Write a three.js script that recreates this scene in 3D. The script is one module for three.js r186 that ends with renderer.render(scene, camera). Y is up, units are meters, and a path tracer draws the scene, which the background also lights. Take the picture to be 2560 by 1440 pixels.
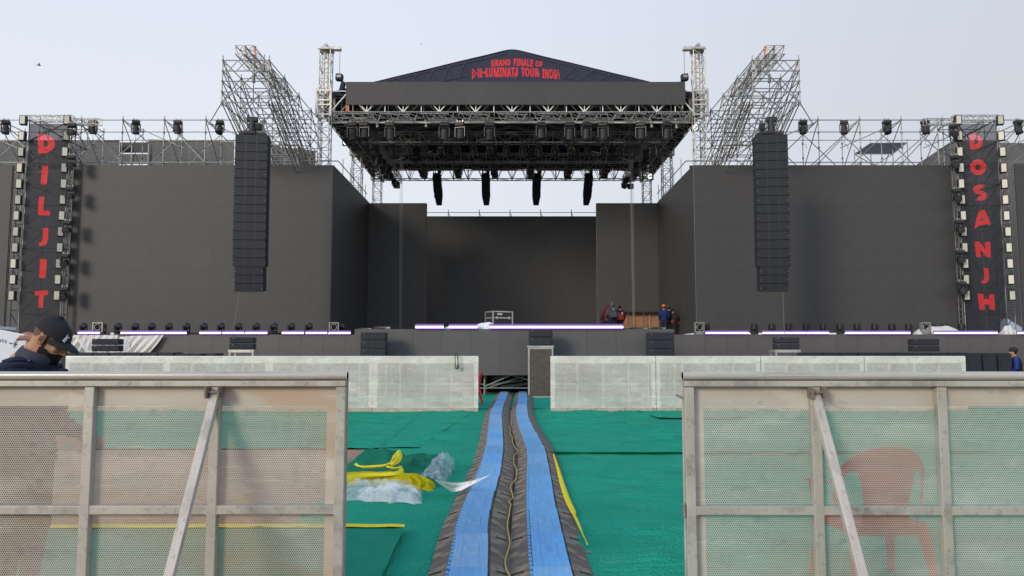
import * as THREE from 'three';
import { RoundedBoxGeometry } from 'three/addons/geometries/RoundedBoxGeometry.js';

// ---------- camera, sky, sun, exposure ----------
const F = 1898, TILT = Math.atan(160 / F), EYE = 1.5;
const scene = new THREE.Scene();
const camera = new THREE.PerspectiveCamera(2 * Math.atan(720 / F) * 180 / Math.PI, 16 / 9, 0.05, 1500);
camera.position.set(0, EYE, 0);
camera.rotation.x = TILT;
const SUN = new THREE.Vector3(-1.05, 0.60, 1).normalize();
{
  const w = 512, h = 256, d = new Float32Array(w * h * 4), v = new THREE.Vector3(), anti = SUN.clone().negate();
  anti.y = 0.1; anti.normalize();
  const ss = (a, b, x) => { x = Math.min(1, Math.max(0, (x - a) / (b - a))); return x * x * (3 - 2 * x); };
  for (let j = 0; j < h; j++) for (let i = 0; i < w; i++) {
    const el = ((j + .5) / h - .5) * Math.PI, az = ((i + .5) / w - .5) * 2 * Math.PI;
    v.set(Math.cos(el) * Math.cos(az), Math.sin(el), Math.cos(el) * Math.sin(az));
    const g = Math.acos(Math.max(-1, Math.min(1, v.dot(anti)))) * 180 / Math.PI, gs = Math.max(0, v.dot(SUN));
    const f = .80 + .22 * ss(0, 62, g) + .35 * Math.pow(gs, 5), e = ss(-.02, .62, el), z = ss(.42, 1.2, el);
    const k = (j * w + i) * 4;
    d[k] = f * (.80 - .085 * e - .46 * z); d[k + 1] = f * (.825 - .035 * e - .34 * z); d[k + 2] = f * (.875 + .045 * e - .09 * z); d[k + 3] = 1;
  }
  const t = new THREE.DataTexture(d, w, h, THREE.RGBAFormat, THREE.FloatType);
  t.mapping = THREE.EquirectangularReflectionMapping; t.magFilter = t.minFilter = THREE.LinearFilter; t.needsUpdate = true;
  scene.background = t; scene.environment = t;
}
const sun = new THREE.DirectionalLight(new THREE.Color(1, .87, .71), 2.0);
sun.position.copy(SUN).multiplyScalar(120); sun.target.position.set(0, 0, -25);
sun.castShadow = true; sun.shadow.radius = 32; sun.shadow.mapSize.set(2048, 2048);
Object.assign(sun.shadow.camera, { left: -60, right: 60, top: 60, bottom: -60, near: 1, far: 300 });
scene.add(sun, sun.target);
const renderer = new THREE.WebGLRenderer({ antialias: true });
renderer.toneMapping = THREE.LinearToneMapping;
renderer.toneMappingExposure = 1.0;
renderer.shadowMap.enabled = true;

// ---------- helpers ----------
let seed = 12345;
const rnd = () => { seed = (seed * 1664525 + 1013904223) >>> 0; return seed / 4294967296; };
const rr = (a, b) => a + (b - a) * rnd();
const V = (x, y, z) => new THREE.Vector3(x, y, z);
function at(px, py, d) {           // the point seen at that place of the photograph, d metres ahead
  const u = (px - 1280) / F, v = (720 - py) / F, c = Math.cos(TILT), s = Math.sin(TILT), t = d / (c - v * s);
  return V(u * t, EYE + (v * c + s) * t, -d);
}
function gnd(px, py, y = 0) {
  const u = (px - 1280) / F, v = (720 - py) / F, c = Math.cos(TILT), s = Math.sin(TILT), t = (y - EYE) / (v * c + s);
  return V(u * t, y, -t * (c - v * s));
}
const YA = (py, d) => at(1280, py, d).y, XA = (px, py, d) => at(px, py, d).x;
const used = {};
function numbered(n) { const k = used[n] = (used[n] ?? -1) + 1; return k ? `${n}_${String(k).padStart(3, '0')}` : n; }
function thing(name, label, category, pos = [0, 0, 0], turn = 0, group) {
  const o = new THREE.Group(); o.name = numbered(name); scene.add(o);
  o.position.set(...(pos.isVector3 ? pos.toArray() : pos)); o.rotation.y = turn; o.userData = { label, category }; if (group) o.userData.group = group;
  return o;
}
function tag(o, label, category, group) { o.name = numbered(o.name); o.userData = { label, category }; if (group) o.userData.group = group; scene.add(o); return o; }
function mesh(name, g, m, parent, pos, rot) {
  const o = new THREE.Mesh(g, m); o.name = name; o.castShadow = o.receiveShadow = true;
  if (pos) o.position.set(...(pos.isVector3 ? pos.toArray() : pos)); if (rot) o.rotation.set(...rot);
  if (parent) parent.add(o);
  return o;
}
function struct(name, g, m) { const o = mesh(numbered(name), g, m, scene); o.userData.kind = 'structure'; return o; }
const ORD = ['first', 'second', 'third', 'fourth', 'fifth', 'sixth', 'seventh', 'eighth', 'ninth', 'tenth', 'eleventh', 'twelfth', 'thirteenth', 'fourteenth', 'fifteenth', 'sixteenth', 'seventeenth', 'eighteenth', 'nineteenth', 'twentieth', 'twenty-first', 'twenty-second', 'twenty-third', 'twenty-fourth', 'twenty-fifth', 'twenty-sixth', 'twenty-seventh', 'twenty-eighth', 'twenty-ninth', 'thirtieth'];

class MB {                          // collects bars, boxes and geometries into ONE mesh
  constructor() { this.p = []; this.n = []; this.u = []; this.c = []; this.i = []; }
  bar(a, b, r, k = 6, r2 = r) {
    a = a.isVector3 ? a : V(...a); b = b.isVector3 ? b : V(...b);
    const d = b.clone().sub(a), L = d.length(); if (L < 1e-6) return this; d.divideScalar(L);
    const x = (Math.abs(d.y) < .9 ? V(0, 1, 0) : V(1, 0, 0)).cross(d).normalize(), y = d.clone().cross(x), s = this.p.length / 3;
    for (let e = 0; e < 2; e++) for (let j = 0; j <= k; j++) {
      const t = j / k * Math.PI * 2, n = x.clone().multiplyScalar(Math.cos(t)).addScaledVector(y, Math.sin(t)), q = (e ? b : a), R = e ? r2 : r;
      this.p.push(q.x + n.x * R, q.y + n.y * R, q.z + n.z * R); this.n.push(n.x, n.y, n.z); this.u.push(j / k * 6.28 * r, e * L);
    }
    for (let j = 0; j < k; j++) this.i.push(s + j, s + j + 1, s + k + 1 + j, s + j + 1, s + k + 2 + j, s + k + 1 + j);
    for (let e = 0; e < 2; e++) {   // caps
      const c = this.p.length / 3, q = e ? b : a, sg = e ? 1 : -1, R = e ? r2 : r;
      for (let j = 0; j < k; j++) { const t = j / k * Math.PI * 2; this.p.push(q.x + (x.x * Math.cos(t) + y.x * Math.sin(t)) * R, q.y + (x.y * Math.cos(t) + y.y * Math.sin(t)) * R, q.z + (x.z * Math.cos(t) + y.z * Math.sin(t)) * R); this.n.push(d.x * sg, d.y * sg, d.z * sg); this.u.push(0, 0); }
      for (let j = 1; j < k - 1; j++) e ? this.i.push(c, c + j, c + j + 1) : this.i.push(c, c + j + 1, c + j);
    }
    return this;
  }
  geo(g, m) {
    const s = this.p.length / 3, q = V(), P = g.attributes.position, N = g.attributes.normal, U = g.attributes.uv, nm = m ? new THREE.Matrix3().getNormalMatrix(m) : null;
    for (let j = 0; j < P.count; j++) {
      q.fromBufferAttribute(P, j); if (m) q.applyMatrix4(m); this.p.push(q.x, q.y, q.z);
      q.fromBufferAttribute(N, j); if (nm) q.applyMatrix3(nm).normalize(); this.n.push(q.x, q.y, q.z);
      U ? this.u.push(U.getX(j), U.getY(j)) : this.u.push(0, 0);
    }
    if (g.index) for (let j = 0; j < g.index.count; j++) this.i.push(s + g.index.getX(j)); else for (let j = 0; j < P.count; j++) this.i.push(s + j);
    return this;
  }
  box(x, y, z, w, h, d, rot) { return this.geo(boxG(w, h, d), new THREE.Matrix4().compose(V(x, y, z), new THREE.Quaternion().setFromEuler(new THREE.Euler(...(rot || [0, 0, 0]))), V(1, 1, 1))); }
  g() {
    const g = new THREE.BufferGeometry();
    g.setAttribute('position', new THREE.Float32BufferAttribute(this.p, 3)); g.setAttribute('normal', new THREE.Float32BufferAttribute(this.n, 3)); g.setAttribute('uv', new THREE.Float32BufferAttribute(this.u, 2)); g.setIndex(this.i);
    return g;
  }
  build(name, mat, parent) { return mesh(name, this.g(), mat, parent); }
}
function boxG(w, h, d) {            // uv in metres
  const g = new THREE.BoxGeometry(w, h, d), u = g.attributes.uv, s = [[d, h], [d, h], [w, d], [w, d], [w, h], [w, h]];
  for (let i = 0; i < 24; i++) u.setXY(i, u.getX(i) * s[i >> 2][0], u.getY(i) * s[i >> 2][1]);
  return g;
}
function rboxG(w, h, d, r, s = 2) {  // uv in metres, by the way each face looks
  const g = new RoundedBoxGeometry(w, h, d, s, r), p = g.attributes.position, n = g.attributes.normal, u = g.attributes.uv, o = rnd() * 3;
  for (let i = 0; i < p.count; i++) { const a = Math.abs(n.getX(i)), b = Math.abs(n.getY(i)), c = Math.abs(n.getZ(i)); a > b && a > c ? u.setXY(i, p.getZ(i) + o, p.getY(i)) : b > c ? u.setXY(i, p.getX(i), p.getZ(i) + o) : u.setXY(i, p.getX(i) + o, p.getY(i) + o); }
  return g;
}
const cyl = (a, b, h, k = 16) => new THREE.CylinderGeometry(a, b, h, k);
// a surface from f(u, v) -> Vector3
function surf(f, nu, nv, us = 1, vs = 1) {
  const p = [], u = [], ix = [];
  for (let j = 0; j <= nv; j++) for (let i = 0; i <= nu; i++) { const q = f(i / nu, j / nv); p.push(q.x, q.y, q.z); u.push(i / nu * us, j / nv * vs); }
  for (let j = 0; j < nv; j++) for (let i = 0; i < nu; i++) { const a = j * (nu + 1) + i; ix.push(a, a + 1, a + nu + 2, a, a + nu + 2, a + nu + 1); }
  const g = new THREE.BufferGeometry();
  g.setAttribute('position', new THREE.Float32BufferAttribute(p, 3)); g.setAttribute('uv', new THREE.Float32BufferAttribute(u, 2)); g.setIndex(ix); g.computeVertexNormals();
  return g;
}
// noise
const hash = (x, y, s) => { let h = (x * 374761393 + y * 668265263 + s * 1442695041) | 0; h = Math.imul(h ^ (h >>> 13), 1274126177); h ^= h >>> 16; return (h >>> 0) / 4294967296; };
function pn(x, y, P = 4096, s = 0, Q = P) {
  const i = Math.floor(x), j = Math.floor(y), a = x - i, b = y - j, u = a * a * (3 - 2 * a), v = b * b * (3 - 2 * b), m = (q, r) => ((q % r) + r) % r;
  const i0 = m(i, P), i1 = m(i + 1, P), j0 = m(j, Q), j1 = m(j + 1, Q);
  const A = hash(i0, j0, s), B = hash(i1, j0, s), C = hash(i0, j1, s), D = hash(i1, j1, s);
  return A + (B - A) * u + (C - A) * v + (A - B - C + D) * u * v;
}
function fbm(u, v, P, oct, s = 0, Q = P) { let t = 0, a = .5, n = 0; for (let o = 0; o < oct; o++) { t += a * pn(u * P, v * Q, P, s + o, Q); n += a; P *= 2; Q *= 2; a *= .5; } return t / n; }
const ss = (a, b, x) => { x = Math.min(1, Math.max(0, (x - a) / (b - a))); return x * x * (3 - 2 * x); };
const lin = (c) => c <= .04045 ? c / 12.92 : ((c + .055) / 1.055) ** 2.4, enc = (c) => c <= .0031308 ? c * 12.92 : 1.055 * c ** (1 / 2.4) - .055;
function tex(w, h, fn, srgb = true, rx = 1, ry = 1) {   // fn gives linear colour
  const d = new Uint8Array(w * h * 4);
  for (let j = 0; j < h; j++) for (let i = 0; i < w; i++) { const c = fn((i + .5) / w, (j + .5) / h), k = (j * w + i) * 4; for (let q = 0; q < 3; q++) d[k + q] = Math.max(0, Math.min(255, Math.round(255 * (srgb ? enc(Math.max(0, c[q])) : c[q])))); d[k + 3] = 255; }
  const t = new THREE.DataTexture(d, w, h, THREE.RGBAFormat); t.wrapS = t.wrapT = THREE.RepeatWrapping; t.magFilter = t.minFilter = THREE.LinearFilter; if (srgb) t.colorSpace = THREE.SRGBColorSpace; t.repeat.set(rx, ry); t.needsUpdate = true;
  return t;
}
const rep = (t, x, y) => { const c = t.clone(); c.repeat.set(x, y); c.needsUpdate = true; return c; };
const col = (r, g, b) => new THREE.Color().setRGB(r, g, b);
const std = (r, g, b, rough = .7, metal = 0, more = {}) => new THREE.MeshStandardMaterial({ color: col(r, g, b), roughness: rough, metalness: metal, ...more });

// ---------- textures and materials ----------
const mott = tex(512, 512, (u, v) => { const a = .72 + .42 * fbm(u, v, 4, 6, 3) + .12 * (fbm(u, v, 64, 2, 9) - .5) - .22 * ss(.66, .76, fbm(u, v, 40, 4, 21)) - .16 * ss(.6, .7, fbm(u, v, 9, 5, 23)); return [a, a * .985, a * .95].map(x => x * .8); }, true, .8, .8);
const grain = tex(256, 256, (u, v) => { const a = .5 + .5 * fbm(u, v, 32, 3, 5); return [a, a, a]; }, false, 4, 4);
const wearR = tex(256, 256, (u, v) => { const a = .35 + .5 * fbm(u, v, 6, 5, 15); return [a, a, a]; }, false, 1, 1);
const M = {
  tube: std(.48, .48, .46, .42, .55, { map: mott }),
  tubeDark: std(.2, .2, .2, .5, .5, { map: mott }),
  alu: std(.72, .71, .68, .38, .6, { map: mott }),
  aluW: std(.86, .85, .82, .45, .15), aluDim: std(.6, .62, .6, .5, .1, { map: mott }),
  black: std(.022, .023, .026, .6), blackGloss: std(.02, .02, .022, .3), blackSoft: std(.03, .03, .033, .9, 0, { side: THREE.DoubleSide }),
  navySkin: std(.04, .046, .068, .8, 0, { side: THREE.DoubleSide }),
  cream: std(.66, .63, .52, .45), lens: std(.05, .05, .06, .08), lensLit: std(.5, .52, .5, .1),
  orange: std(.75, .22, .05, .7), white: std(.75, .75, .73, .6, 0, { side: THREE.DoubleSide }), cable: std(.03, .03, .03, .6),
  speaker: std(.021, .025, .033, .8, 0, { bumpMap: grain, bumpScale: .002 }), grille: std(.017, .020, .027, .65, .1, { bumpMap: rep(grain, 8, 8), bumpScale: .003 }),
  rope: std(.25, .24, .21, .8), red: std(.45, .016, .018, .4, 0, { side: THREE.DoubleSide }), wood: null,
};
const steelDot = std(.35, .35, .35, .4, .6);
const ledTex = tex(512, 512, (u, v) => { const a = .86 + .2 * fbm(u, v, 5, 5, 33) + .1 * (pn(u * 256, v * 256, 256, 4) - .5) + .06 * fbm(u, v, 40, 2, 8); return [a, a, a].map(x => x * .9); }, true, .31, .37);
const ledTone = [.0615, .063, .0655, .068, .0635, .06].map((k, i) => std(k * 1.0, k * .985, k * (.97 - .008 * (i % 3)), .6, 0, { map: ledTex, bumpMap: grain, bumpScale: .001 }));
// EOF
// ---------- ground and carpets ----------
const dirtT = tex(1024, 1024, (u, v) => { const a = fbm(u, v, 6, 7, 71), b = fbm(u, v, 60, 3, 75), s = ss(.6, .72, fbm(u, v, 90, 2, 79)); const k = .55 + .55 * a + .3 * (b - .5); return [.36 * k + .05 * s, .235 * k + .05 * s, .15 * k + .04 * s]; }, true, .25, .25);
const dirtB = tex(512, 512, (u, v) => { const a = fbm(u, v, 16, 6, 81); return [a, a, a]; }, false, .5, .5);
{
  const g = new THREE.PlaneGeometry(900, 900, 1, 1).rotateX(-Math.PI / 2), u = g.attributes.uv; for (let i = 0; i < 4; i++) u.setXY(i, u.getX(i) * 900, u.getY(i) * 900);
  struct('ground', g, std(1, 1, 1, .95, 0, { map: dirtT, bumpMap: dirtB, bumpScale: .03 }));
}
const feltT = tex(1024, 1024, (u, v) => {
  const a = fbm(u, v, 5, 5, 91), f = pn(u * 512, v * 512, 512, 6) - .5, d = .35 * ss(.6, .85, fbm(u, v, 14, 5, 95)), sp = hash(Math.floor(u * 1024), Math.floor(v * 1024), 7) > .9988 ? .25 : 0;
  const k = .84 + .34 * (a - .5) + .12 * f;
  return [.021 * k + .05 * d + sp, .39 * k + .03 * d + sp, .235 * k + .03 * d + sp];
}, true, .3, .3);
const feltB = tex(512, 512, (u, v) => { const w = fbm(u + .06 * fbm(u, v, 6, 3, 55), v, 4, 4, 57, 22), a = .7 * (1 - Math.abs(2 * w - 1)) + .3 * pn(u * 256, v * 256, 256, 8); return [a, a, a]; }, false, .42, .42);
const phy = (r, g, b, o) => new THREE.MeshPhysicalMaterial({ color: col(r, g, b), roughness: .95, specularIntensity: .25, side: THREE.DoubleSide, ...o });
const felt = phy(1, 1, 1, { map: feltT, bumpMap: feltB, bumpScale: .05 });
const feltDark = phy(.72, .7, .7, { map: rep(feltT, .45, .45), bumpMap: feltB, bumpScale: .018 });
const yellow = std(.86, .72, .015, .8, 0, { bumpMap: grain, bumpScale: .004, side: THREE.DoubleSide });
function wrinkle(x, z, s, amp) {
  const q = x * .8 + z * .6, r = -x * .6 + z * .8, warp = pn(x * .9 + 50, z * .9 + 50, 4096, s) * 1.6;
  const a = 1 - Math.abs(2 * pn(q * 1.1 + warp, r * 3.4 + 90 + warp, 4096, s + 1) - 1), m = ss(.35, .7, pn(x * .7 + 9, z * .7 + 30, 4096, s + 2));
  const b = 1 - Math.abs(2 * pn(q * 3 + 11, r * 8 + warp, 4096, s + 3) - 1);
  return amp * ss(.6, 1.1, Math.abs(x)) * (m * a * a * a + .35 * m * b * b * b + .25 * pn(x * 2 + 7, z * 2 + 3, 4096, s + 5));
}
// a carpet laid between four ground points [x, z]: near-left, near-right, far-right, far-left
function carpet(label, c, y, amp, s, mat = felt, cell = .07, lift = 0) {
  const [A, B, C, D] = c, L = (p, q) => Math.hypot(p[0] - q[0], p[1] - q[1]), w = Math.max(L(A, B), L(C, D)), h = Math.max(L(A, D), L(B, C));
  const P = (u, v) => { const x = (A[0] * (1 - u) + B[0] * u) * (1 - v) + (D[0] * (1 - u) + C[0] * u) * v, z = (A[1] * (1 - u) + B[1] * u) * (1 - v) + (D[1] * (1 - u) + C[1] * u) * v; return [x, z]; };
  const g = surf((u, v) => { const [x, z] = P(u, v); const e = Math.min(1, 18 * Math.min(u * w, (1 - u) * w, v * h, (1 - v) * h)); const jx = .02 * (pn(z * 2, 3, 4096, s + 8) - .5), jz = .03 * (pn(x * 2, 5, 4096, s + 9) - .5); const dd = Math.min(u * w, (1 - u) * w, v * h, (1 - v) * h); return V(x + jx, y + (wrinkle(x, z, s, amp)) * (.3 + .7 * e) + lift * Math.exp(-v * h / .1) + .022 * Math.exp(-dd / .05) * (.4 + pn(x * 3, z * 3, 4096, s + 12)), z + jz); }, Math.min(260, Math.ceil(w / cell)), Math.min(300, Math.ceil(h / cell)));
  const p = g.attributes.position, uv = g.attributes.uv; for (let i = 0; i < p.count; i++) uv.setXY(i, p.getX(i), p.getZ(i));
  const t = thing('green_carpet', label, 'carpet', [0, 0, 0], 0);
  mesh('cloth', g, mat, t);
  return t;
}
const G2 = (px, py) => { const g = gnd(px, py); return [g.x, g.z]; };
carpet('green floor carpet along the left far barricades, behind the bare brown earth', [[-14, -11.6], G2(1045, 1124), G2(1185, 1031), [-14, -19.9]], .004, .04, 11);
carpet('long green carpet left of the cable ramps, with the cloth pile on it', [G2(640, 1400), [-.5, -3.6], [-.5, -27.2], G2(1090, 1000)], .016, .03, 23);
carpet('green carpet between the left far barricades and the stage', [[-14, -19.9], [-2.2, -20], [-2.2, -26.5], [-14, -26.5]], .004, .012, 29, felt, .15);
{ // near-left piece with its yellow border
  const a = G2(20, 1338), b = G2(1013, 1338), c = G2(950, 1475);
  const t = carpet('dark green carpet edged with a thin yellow strip, front left behind the barricade', [[-4.6, -3.2], c, b, a], .052, .016, 41, feltDark);
  mesh('yellow_edge', surf((u, v) => V(a[0] + (b[0] - a[0]) * u, .07 + .012 * Math.sin(v * Math.PI) + .008 * pn(u * 30, 2) + .006 * u, a[1] + (b[1] - a[1]) * u + (v - .5) * (.075 + .03 * pn(u * 9, 1)) + .03 * pn(u * 6, 4)), 80, 6), yellow, t);
}
{
  const t = carpet('broad green carpet right of the cable ramps, edged yellow beside them', [[.5, -3.2], [9, -3.2], [9, -11.2], [.5, -11.2]], .03, .034, 53, felt, .055);
  const pts = [[1383, 1143], [1392, 1175], [1403, 1220], [1418, 1262], [1436, 1300], [1453, 1335], [1468, 1370]].map(([x, y]) => gnd(x, y, .04));
  const cv = new THREE.CatmullRomCurve3(pts);
  mesh('yellow_edge', surf((u, v) => { const p = cv.getPoint(u), w = .01 + .05 * Math.pow(Math.sin(Math.PI * Math.min(1, u * 1.15 + .02)), .8) * (u < .62 ? 1 : .55); return V(p.x + (v - .25) * w, .06 + .03 * Math.sin(v * Math.PI) * (1 - u) + .008 * pn(u * 20, v * 3), p.z); }, 60, 6), yellow, t);
}
carpet('green carpet on the right reaching back to the far barricades', [[.5, -11.0], [14, -11.05], [14, -20.1], [.5, -20.1]], .004, .045, 61, felt, .06, .055);
carpet('green carpet strip behind the right far barricades, below the tall flight case', [[-2.4, -20], [14, -20], [14, -27.3], [-2.4, -27.3]], .008, .012, 67, felt, .12);
carpet('small loose flap of green carpet before the right far barricades, second layer', [G2(1648, 1050), G2(1900, 1050), G2(1900, 1030), G2(1590, 1030)], .03, .008, 71, felt);

// ---------- cable ramps ----------
const rubT = tex(512, 512, (u, v) => { const a = fbm(u, v, 5, 6, 101), st = fbm(u + v * .5, v, 6, 4, 103, 40), d = ss(.5, .75, fbm(u, v, 7, 5, 107)); const k = .075 + .06 * a + .07 * (st - .4); return [k * 1.04 + .1 * d, k * .97 + .085 * d, k * .9 + .062 * d]; }, true, 1.3, 1.3);
const rubB = tex(256, 256, (u, v) => { const a = .5 + .5 * Math.sin((u * 3 + v) * Math.PI * 8) * (.4 + .6 * fbm(u, v, 4, 3, 3)); return [a, a, a]; }, false, 2, 2);
const rubber = phy(1.45, 1.28, 1.08, { map: rubT, bumpMap: rubB, bumpScale: .0015 });
const lidT = (k, dust) => tex(256, 512, (u, v) => { const a = fbm(u, v, 4, 5, 111), d = dust * (.5 + .5 * ss(.35, .8, fbm(u, v, 7, 6, 113))); const line = (Math.abs(u - .25) < .004 || Math.abs(u - .75) < .004) && v > .3 && v < .7 || (Math.abs(v - .3) < .003 || Math.abs(v - .7) < .003) && u > .25 && u < .75; const q = (.85 + .3 * (a - .5)) * k * (line ? .5 : 1); const m = Math.min(1, d * .62); return [.125 * q * (1 - m) + .4 * m, .46 * q * (1 - m) + .55 * m, .85 * q * (1 - m) + .62 * m]; });
const lidB = tex(256, 512, (u, v) => {
  let a = .5; const in1 = u > .25 && u < .75 && v > .3 && v < .7;
  if (in1) { a = .62; if (Math.abs(u - .5) < .12 && Math.abs(v - .5) < .12) a = .5 + .3 * (Math.sin(u * 140) > .2 ? 1 : 0) * (Math.sin(v * 70) > 0 ? 1 : 0); if (u < .27 || u > .73 || v < .315 || v > .685) a = .2; }
  else if (u > .07 && u < .93) a = .5 + .22 * (((u * 11) % 1) > .3 && ((u * 5.5) % 1) < .5 ? (Math.sin(v * 150 + u * 40) > 0 ? 1 : 0) : 0);
  return [a, a, a];
}, false);
const lids = [lidT(1.0, .3), lidT(.95, .6), lidT(1.08, .08), lidT(1.0, .95), lidT(.88, .3), lidT(1.1, .65)].map(t => std(1, 1, 1, .42, 0, { map: t, bumpMap: lidB, bumpScale: .012 }));
const rampL = [[3.2, -.26], [5.27, -.285], [6.25, -.31], [7.2, -.303], [8.2, -.279], [9, -.263], [10.1, -.25], [11.1, -.247], [12.2, -.257], [14.1, -.297], [17.4, -.353], [19.5, -.345], [22, -.315], [24.5, -.275], [27, -.25]];
const rampR = [[3.2, .27], [5.3, .255], [6.25, .264], [7.2, .275], [8.2, .297], [9.2, .32], [10.2, .345], [11.2, .352], [13.2, .30], [14.1, .268], [17.4, .235], [19.5, .262], [22, .315], [24.5, .36], [27, .39]];
function ramp(side, pts) {
  const cv = new THREE.CatmullRomCurve3(pts.map(([d, x]) => V(x, 0, -d))), L = cv.getLength(), n = Math.round(L / .93);
  for (let i = 0; i < n; i++) {
    const s0 = i / n + .004 / L, s1 = (i + 1) / n - .004 / L, c0 = cv.getPointAt((i + .5) / n);
    const t = thing('cable_ramp', `blue-lidded rubber cable ramp, ${ORD[i]} from the front in the ${side} row`, 'cable ramp', [c0.x, .03, c0.z], 0, `cable ramps of the ${side} row`);
    const P = (v, off, y) => { const s = s0 + (s1 - s0) * v, p = cv.getPointAt(s), tg = cv.getTangentAt(s); return V(p.x - tg.z * off - c0.x, y, p.z + tg.x * off - c0.z); };
    const prof = [[-.27, 0], [-.27, .012], [-.14, .071], [-.135, .06], [.135, .06], [.14, .071], [.28, .012], [.28, 0]];
    const mb = new MB();
    for (let q = 0; q < prof.length - 1; q++) mb.geo(surf((u, v) => P(v, prof[q][0] + (prof[q + 1][0] - prof[q][0]) * u, prof[q][1] + (prof[q + 1][1] - prof[q][1]) * u), 1, 3, Math.hypot(prof[q + 1][0] - prof[q][0], prof[q + 1][1] - prof[q][1]), .92));
    for (const v of [0, 1]) mb.geo(surf((u, w) => P(v, -.27 + .55 * u, w * (Math.abs(u - .5) < .26 ? .06 : .012 + Math.max(0, .06 * (1 - (Math.abs(u - .5) - .25) / .25)))), 24, 1));
    mb.build('rubber_base', rubber, t);
    const lt = .006 + rnd() * .014, sk = rr(-.006, .006);
    const lid = new MB().geo(surf((u, v) => P(.012 + .976 * v, -.12 + .24 * u + sk, .077 + lt * v), 2, 4)).geo(surf((u, v) => P(.012 + .976 * v, -.12 + sk, .06 + (.017 + lt * v) * u), 1, 4)).geo(surf((u, v) => P(.012 + .976 * v, .12 + sk, .077 + lt * v - .017 * u), 1, 4)).geo(surf((u, v) => P(.012, -.12 + .24 * u + sk, .06 + .017 * v), 1, 1)).geo(surf((u, v) => P(.988, -.12 + .24 * u + sk, .06 + (.017 + lt) * v), 1, 1)).build('lid', lids[Math.floor(rnd() * 6) % 6], t);
    { const p0 = P(0, 0, .066), p1 = P(.02, 0, .066); mesh('joint_seal', boxG(.245, .016, .04), M.black, t, p0, [0, Math.atan2(p0.x - p1.x, p0.z - p1.z), 0]); }
    // interlocking lugs on the outer seam of the lid
    const lg = new MB(), nl = 9; for (let q = 0; q < nl; q++) { const p = P((q + .3) / nl, -.131, .073); lg.box(p.x, p.y, p.z, .022, .012, .05); } lg.build('hinge_lug', lids[1], t).userData.kind = 'stuff';
    const lp = new MB(); for (const sg of [-1, 1]) { const p = P(.04, sg * .22, .05); lp.box(p.x, p.y - .014, p.z, .09, .012, .02, [0, sg * .5, -sg * .38]); } lp.build('joint_tab', M.black, t).userData.kind = 'stuff';
  }
}
ramp('left', rampL); ramp('right', rampR);
{
  const mid = (d) => { const f = (a) => { for (let i = 0; i < a.length - 1; i++) if (d <= a[i + 1][0]) { const k = (d - a[i][0]) / (a[i + 1][0] - a[i][0]); return a[i][1] + (a[i + 1][1] - a[i][1]) * k; } return a.at(-1)[1]; }; return (f(rampL) + f(rampR)) / 2; };
  const p = []; for (let d = 3.3; d < 16; d += .16) p.push(V(mid(d) + .035 * (pn(d * 1.7, 4) - .5) * 2 + (Math.abs(d - 7.5) < .12 ? -.03 : 0), .062 + .012 * pn(d * 3, 8), -d));
  const o = mesh('yellow_cable', new THREE.TubeGeometry(new THREE.CatmullRomCurve3(p), 320, .0065, 6), std(.5, .36, .1, .6)); tag(o, 'thin yellow cable lying in the groove between the two ramp rows', 'cable');
}
// ---------- barricades ----------
const FL = 2.64, FH = 1.4;
const sheetTex = (tone, dust, s) => tex(1024, 512, (u, v) => { const spot = ss(.72, .76, fbm(u, v, 26, 3, s + 41)) * .5, drip = .35 * ss(.6, .8, fbm(u, v, 40, 3, s + 47, 4)) * ss(.5, .7, fbm(u, v, 4, 3, s + 53));
  const a = fbm(u, v, 5, 6, s), st = fbm(u, v, 3, 5, s + 7, 30), b = ss(.52, .7, fbm(u, v, 4, 6, s + 11)) * dust(u, v), c = ss(.62, .7, fbm(u, v, 9, 5, s + 23)), sc = ss(.74, .78, fbm(u, v, 6, 6, s + 31, 60));
  const k = .8 + .3 * (a - .5) + .18 * (st - .5) + .12 * c + .18 * sc - .22 * spot - .25 * drip;
  return [tone[0] * k * (1 - b) + .42 * b, tone[1] * k * (1 - b) + .33 * b, tone[2] * k * (1 - b) + .235 * b];
}, true, 1 / FL, 1 / FH);
const holesOf = (r0) => { const w = 32, h = 55; const t = tex(w, h, (u, v) => { const x = u * .011, y = v * .01905; let m = 9; for (const [a, b] of [[0, 0], [.011, 0], [0, .01905], [.011, .01905], [.0055, .009525]]) m = Math.min(m, Math.hypot(x - a, y - b)); const q = ss(r0 - .00035, r0 + .00035, m); return [q, q, q]; }, false, 1 / .011, 1 / .01905); return t; }, holes = holesOf(.0037), holesFar = holesOf(.0030);
const weld = std(.6, .59, .55, .5, .4);
function fenceMats(tone, ft, dust, s, hm = holes) {
  const map = sheetTex(tone, dust, s), fm = rep(mott, 1.1, 1.1);
  return { sheet: std(1, 1, 1, .9, .0, { map, side: THREE.DoubleSide, roughnessMap: wearR }), perf: std(1, 1, 1, .75, .0, { map, alphaMap: hm, alphaTest: .5, side: THREE.DoubleSide }), frame: std(ft[0], ft[1], ft[2], .5, .2, { map: fm }), pipe: std(ft[0] * 1.12, ft[1] * 1.12, ft[2] * 1.14, .42, .12, { map: fm, roughnessMap: wearR }) };
}
const FN = { a: fenceMats([.56, .515, .435], [.545, .54, .48], (u) => .35 + .65 * ss(.55, .85, u), 131), b: fenceMats([.57, .54, .465], [.56, .555, .495], () => .3, 151), far: fenceMats([.78, .75, .68], [.84, .82, .76], (u, v) => .6 * ss(.25, .0, v) + .1, 171, holesFar) };
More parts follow.
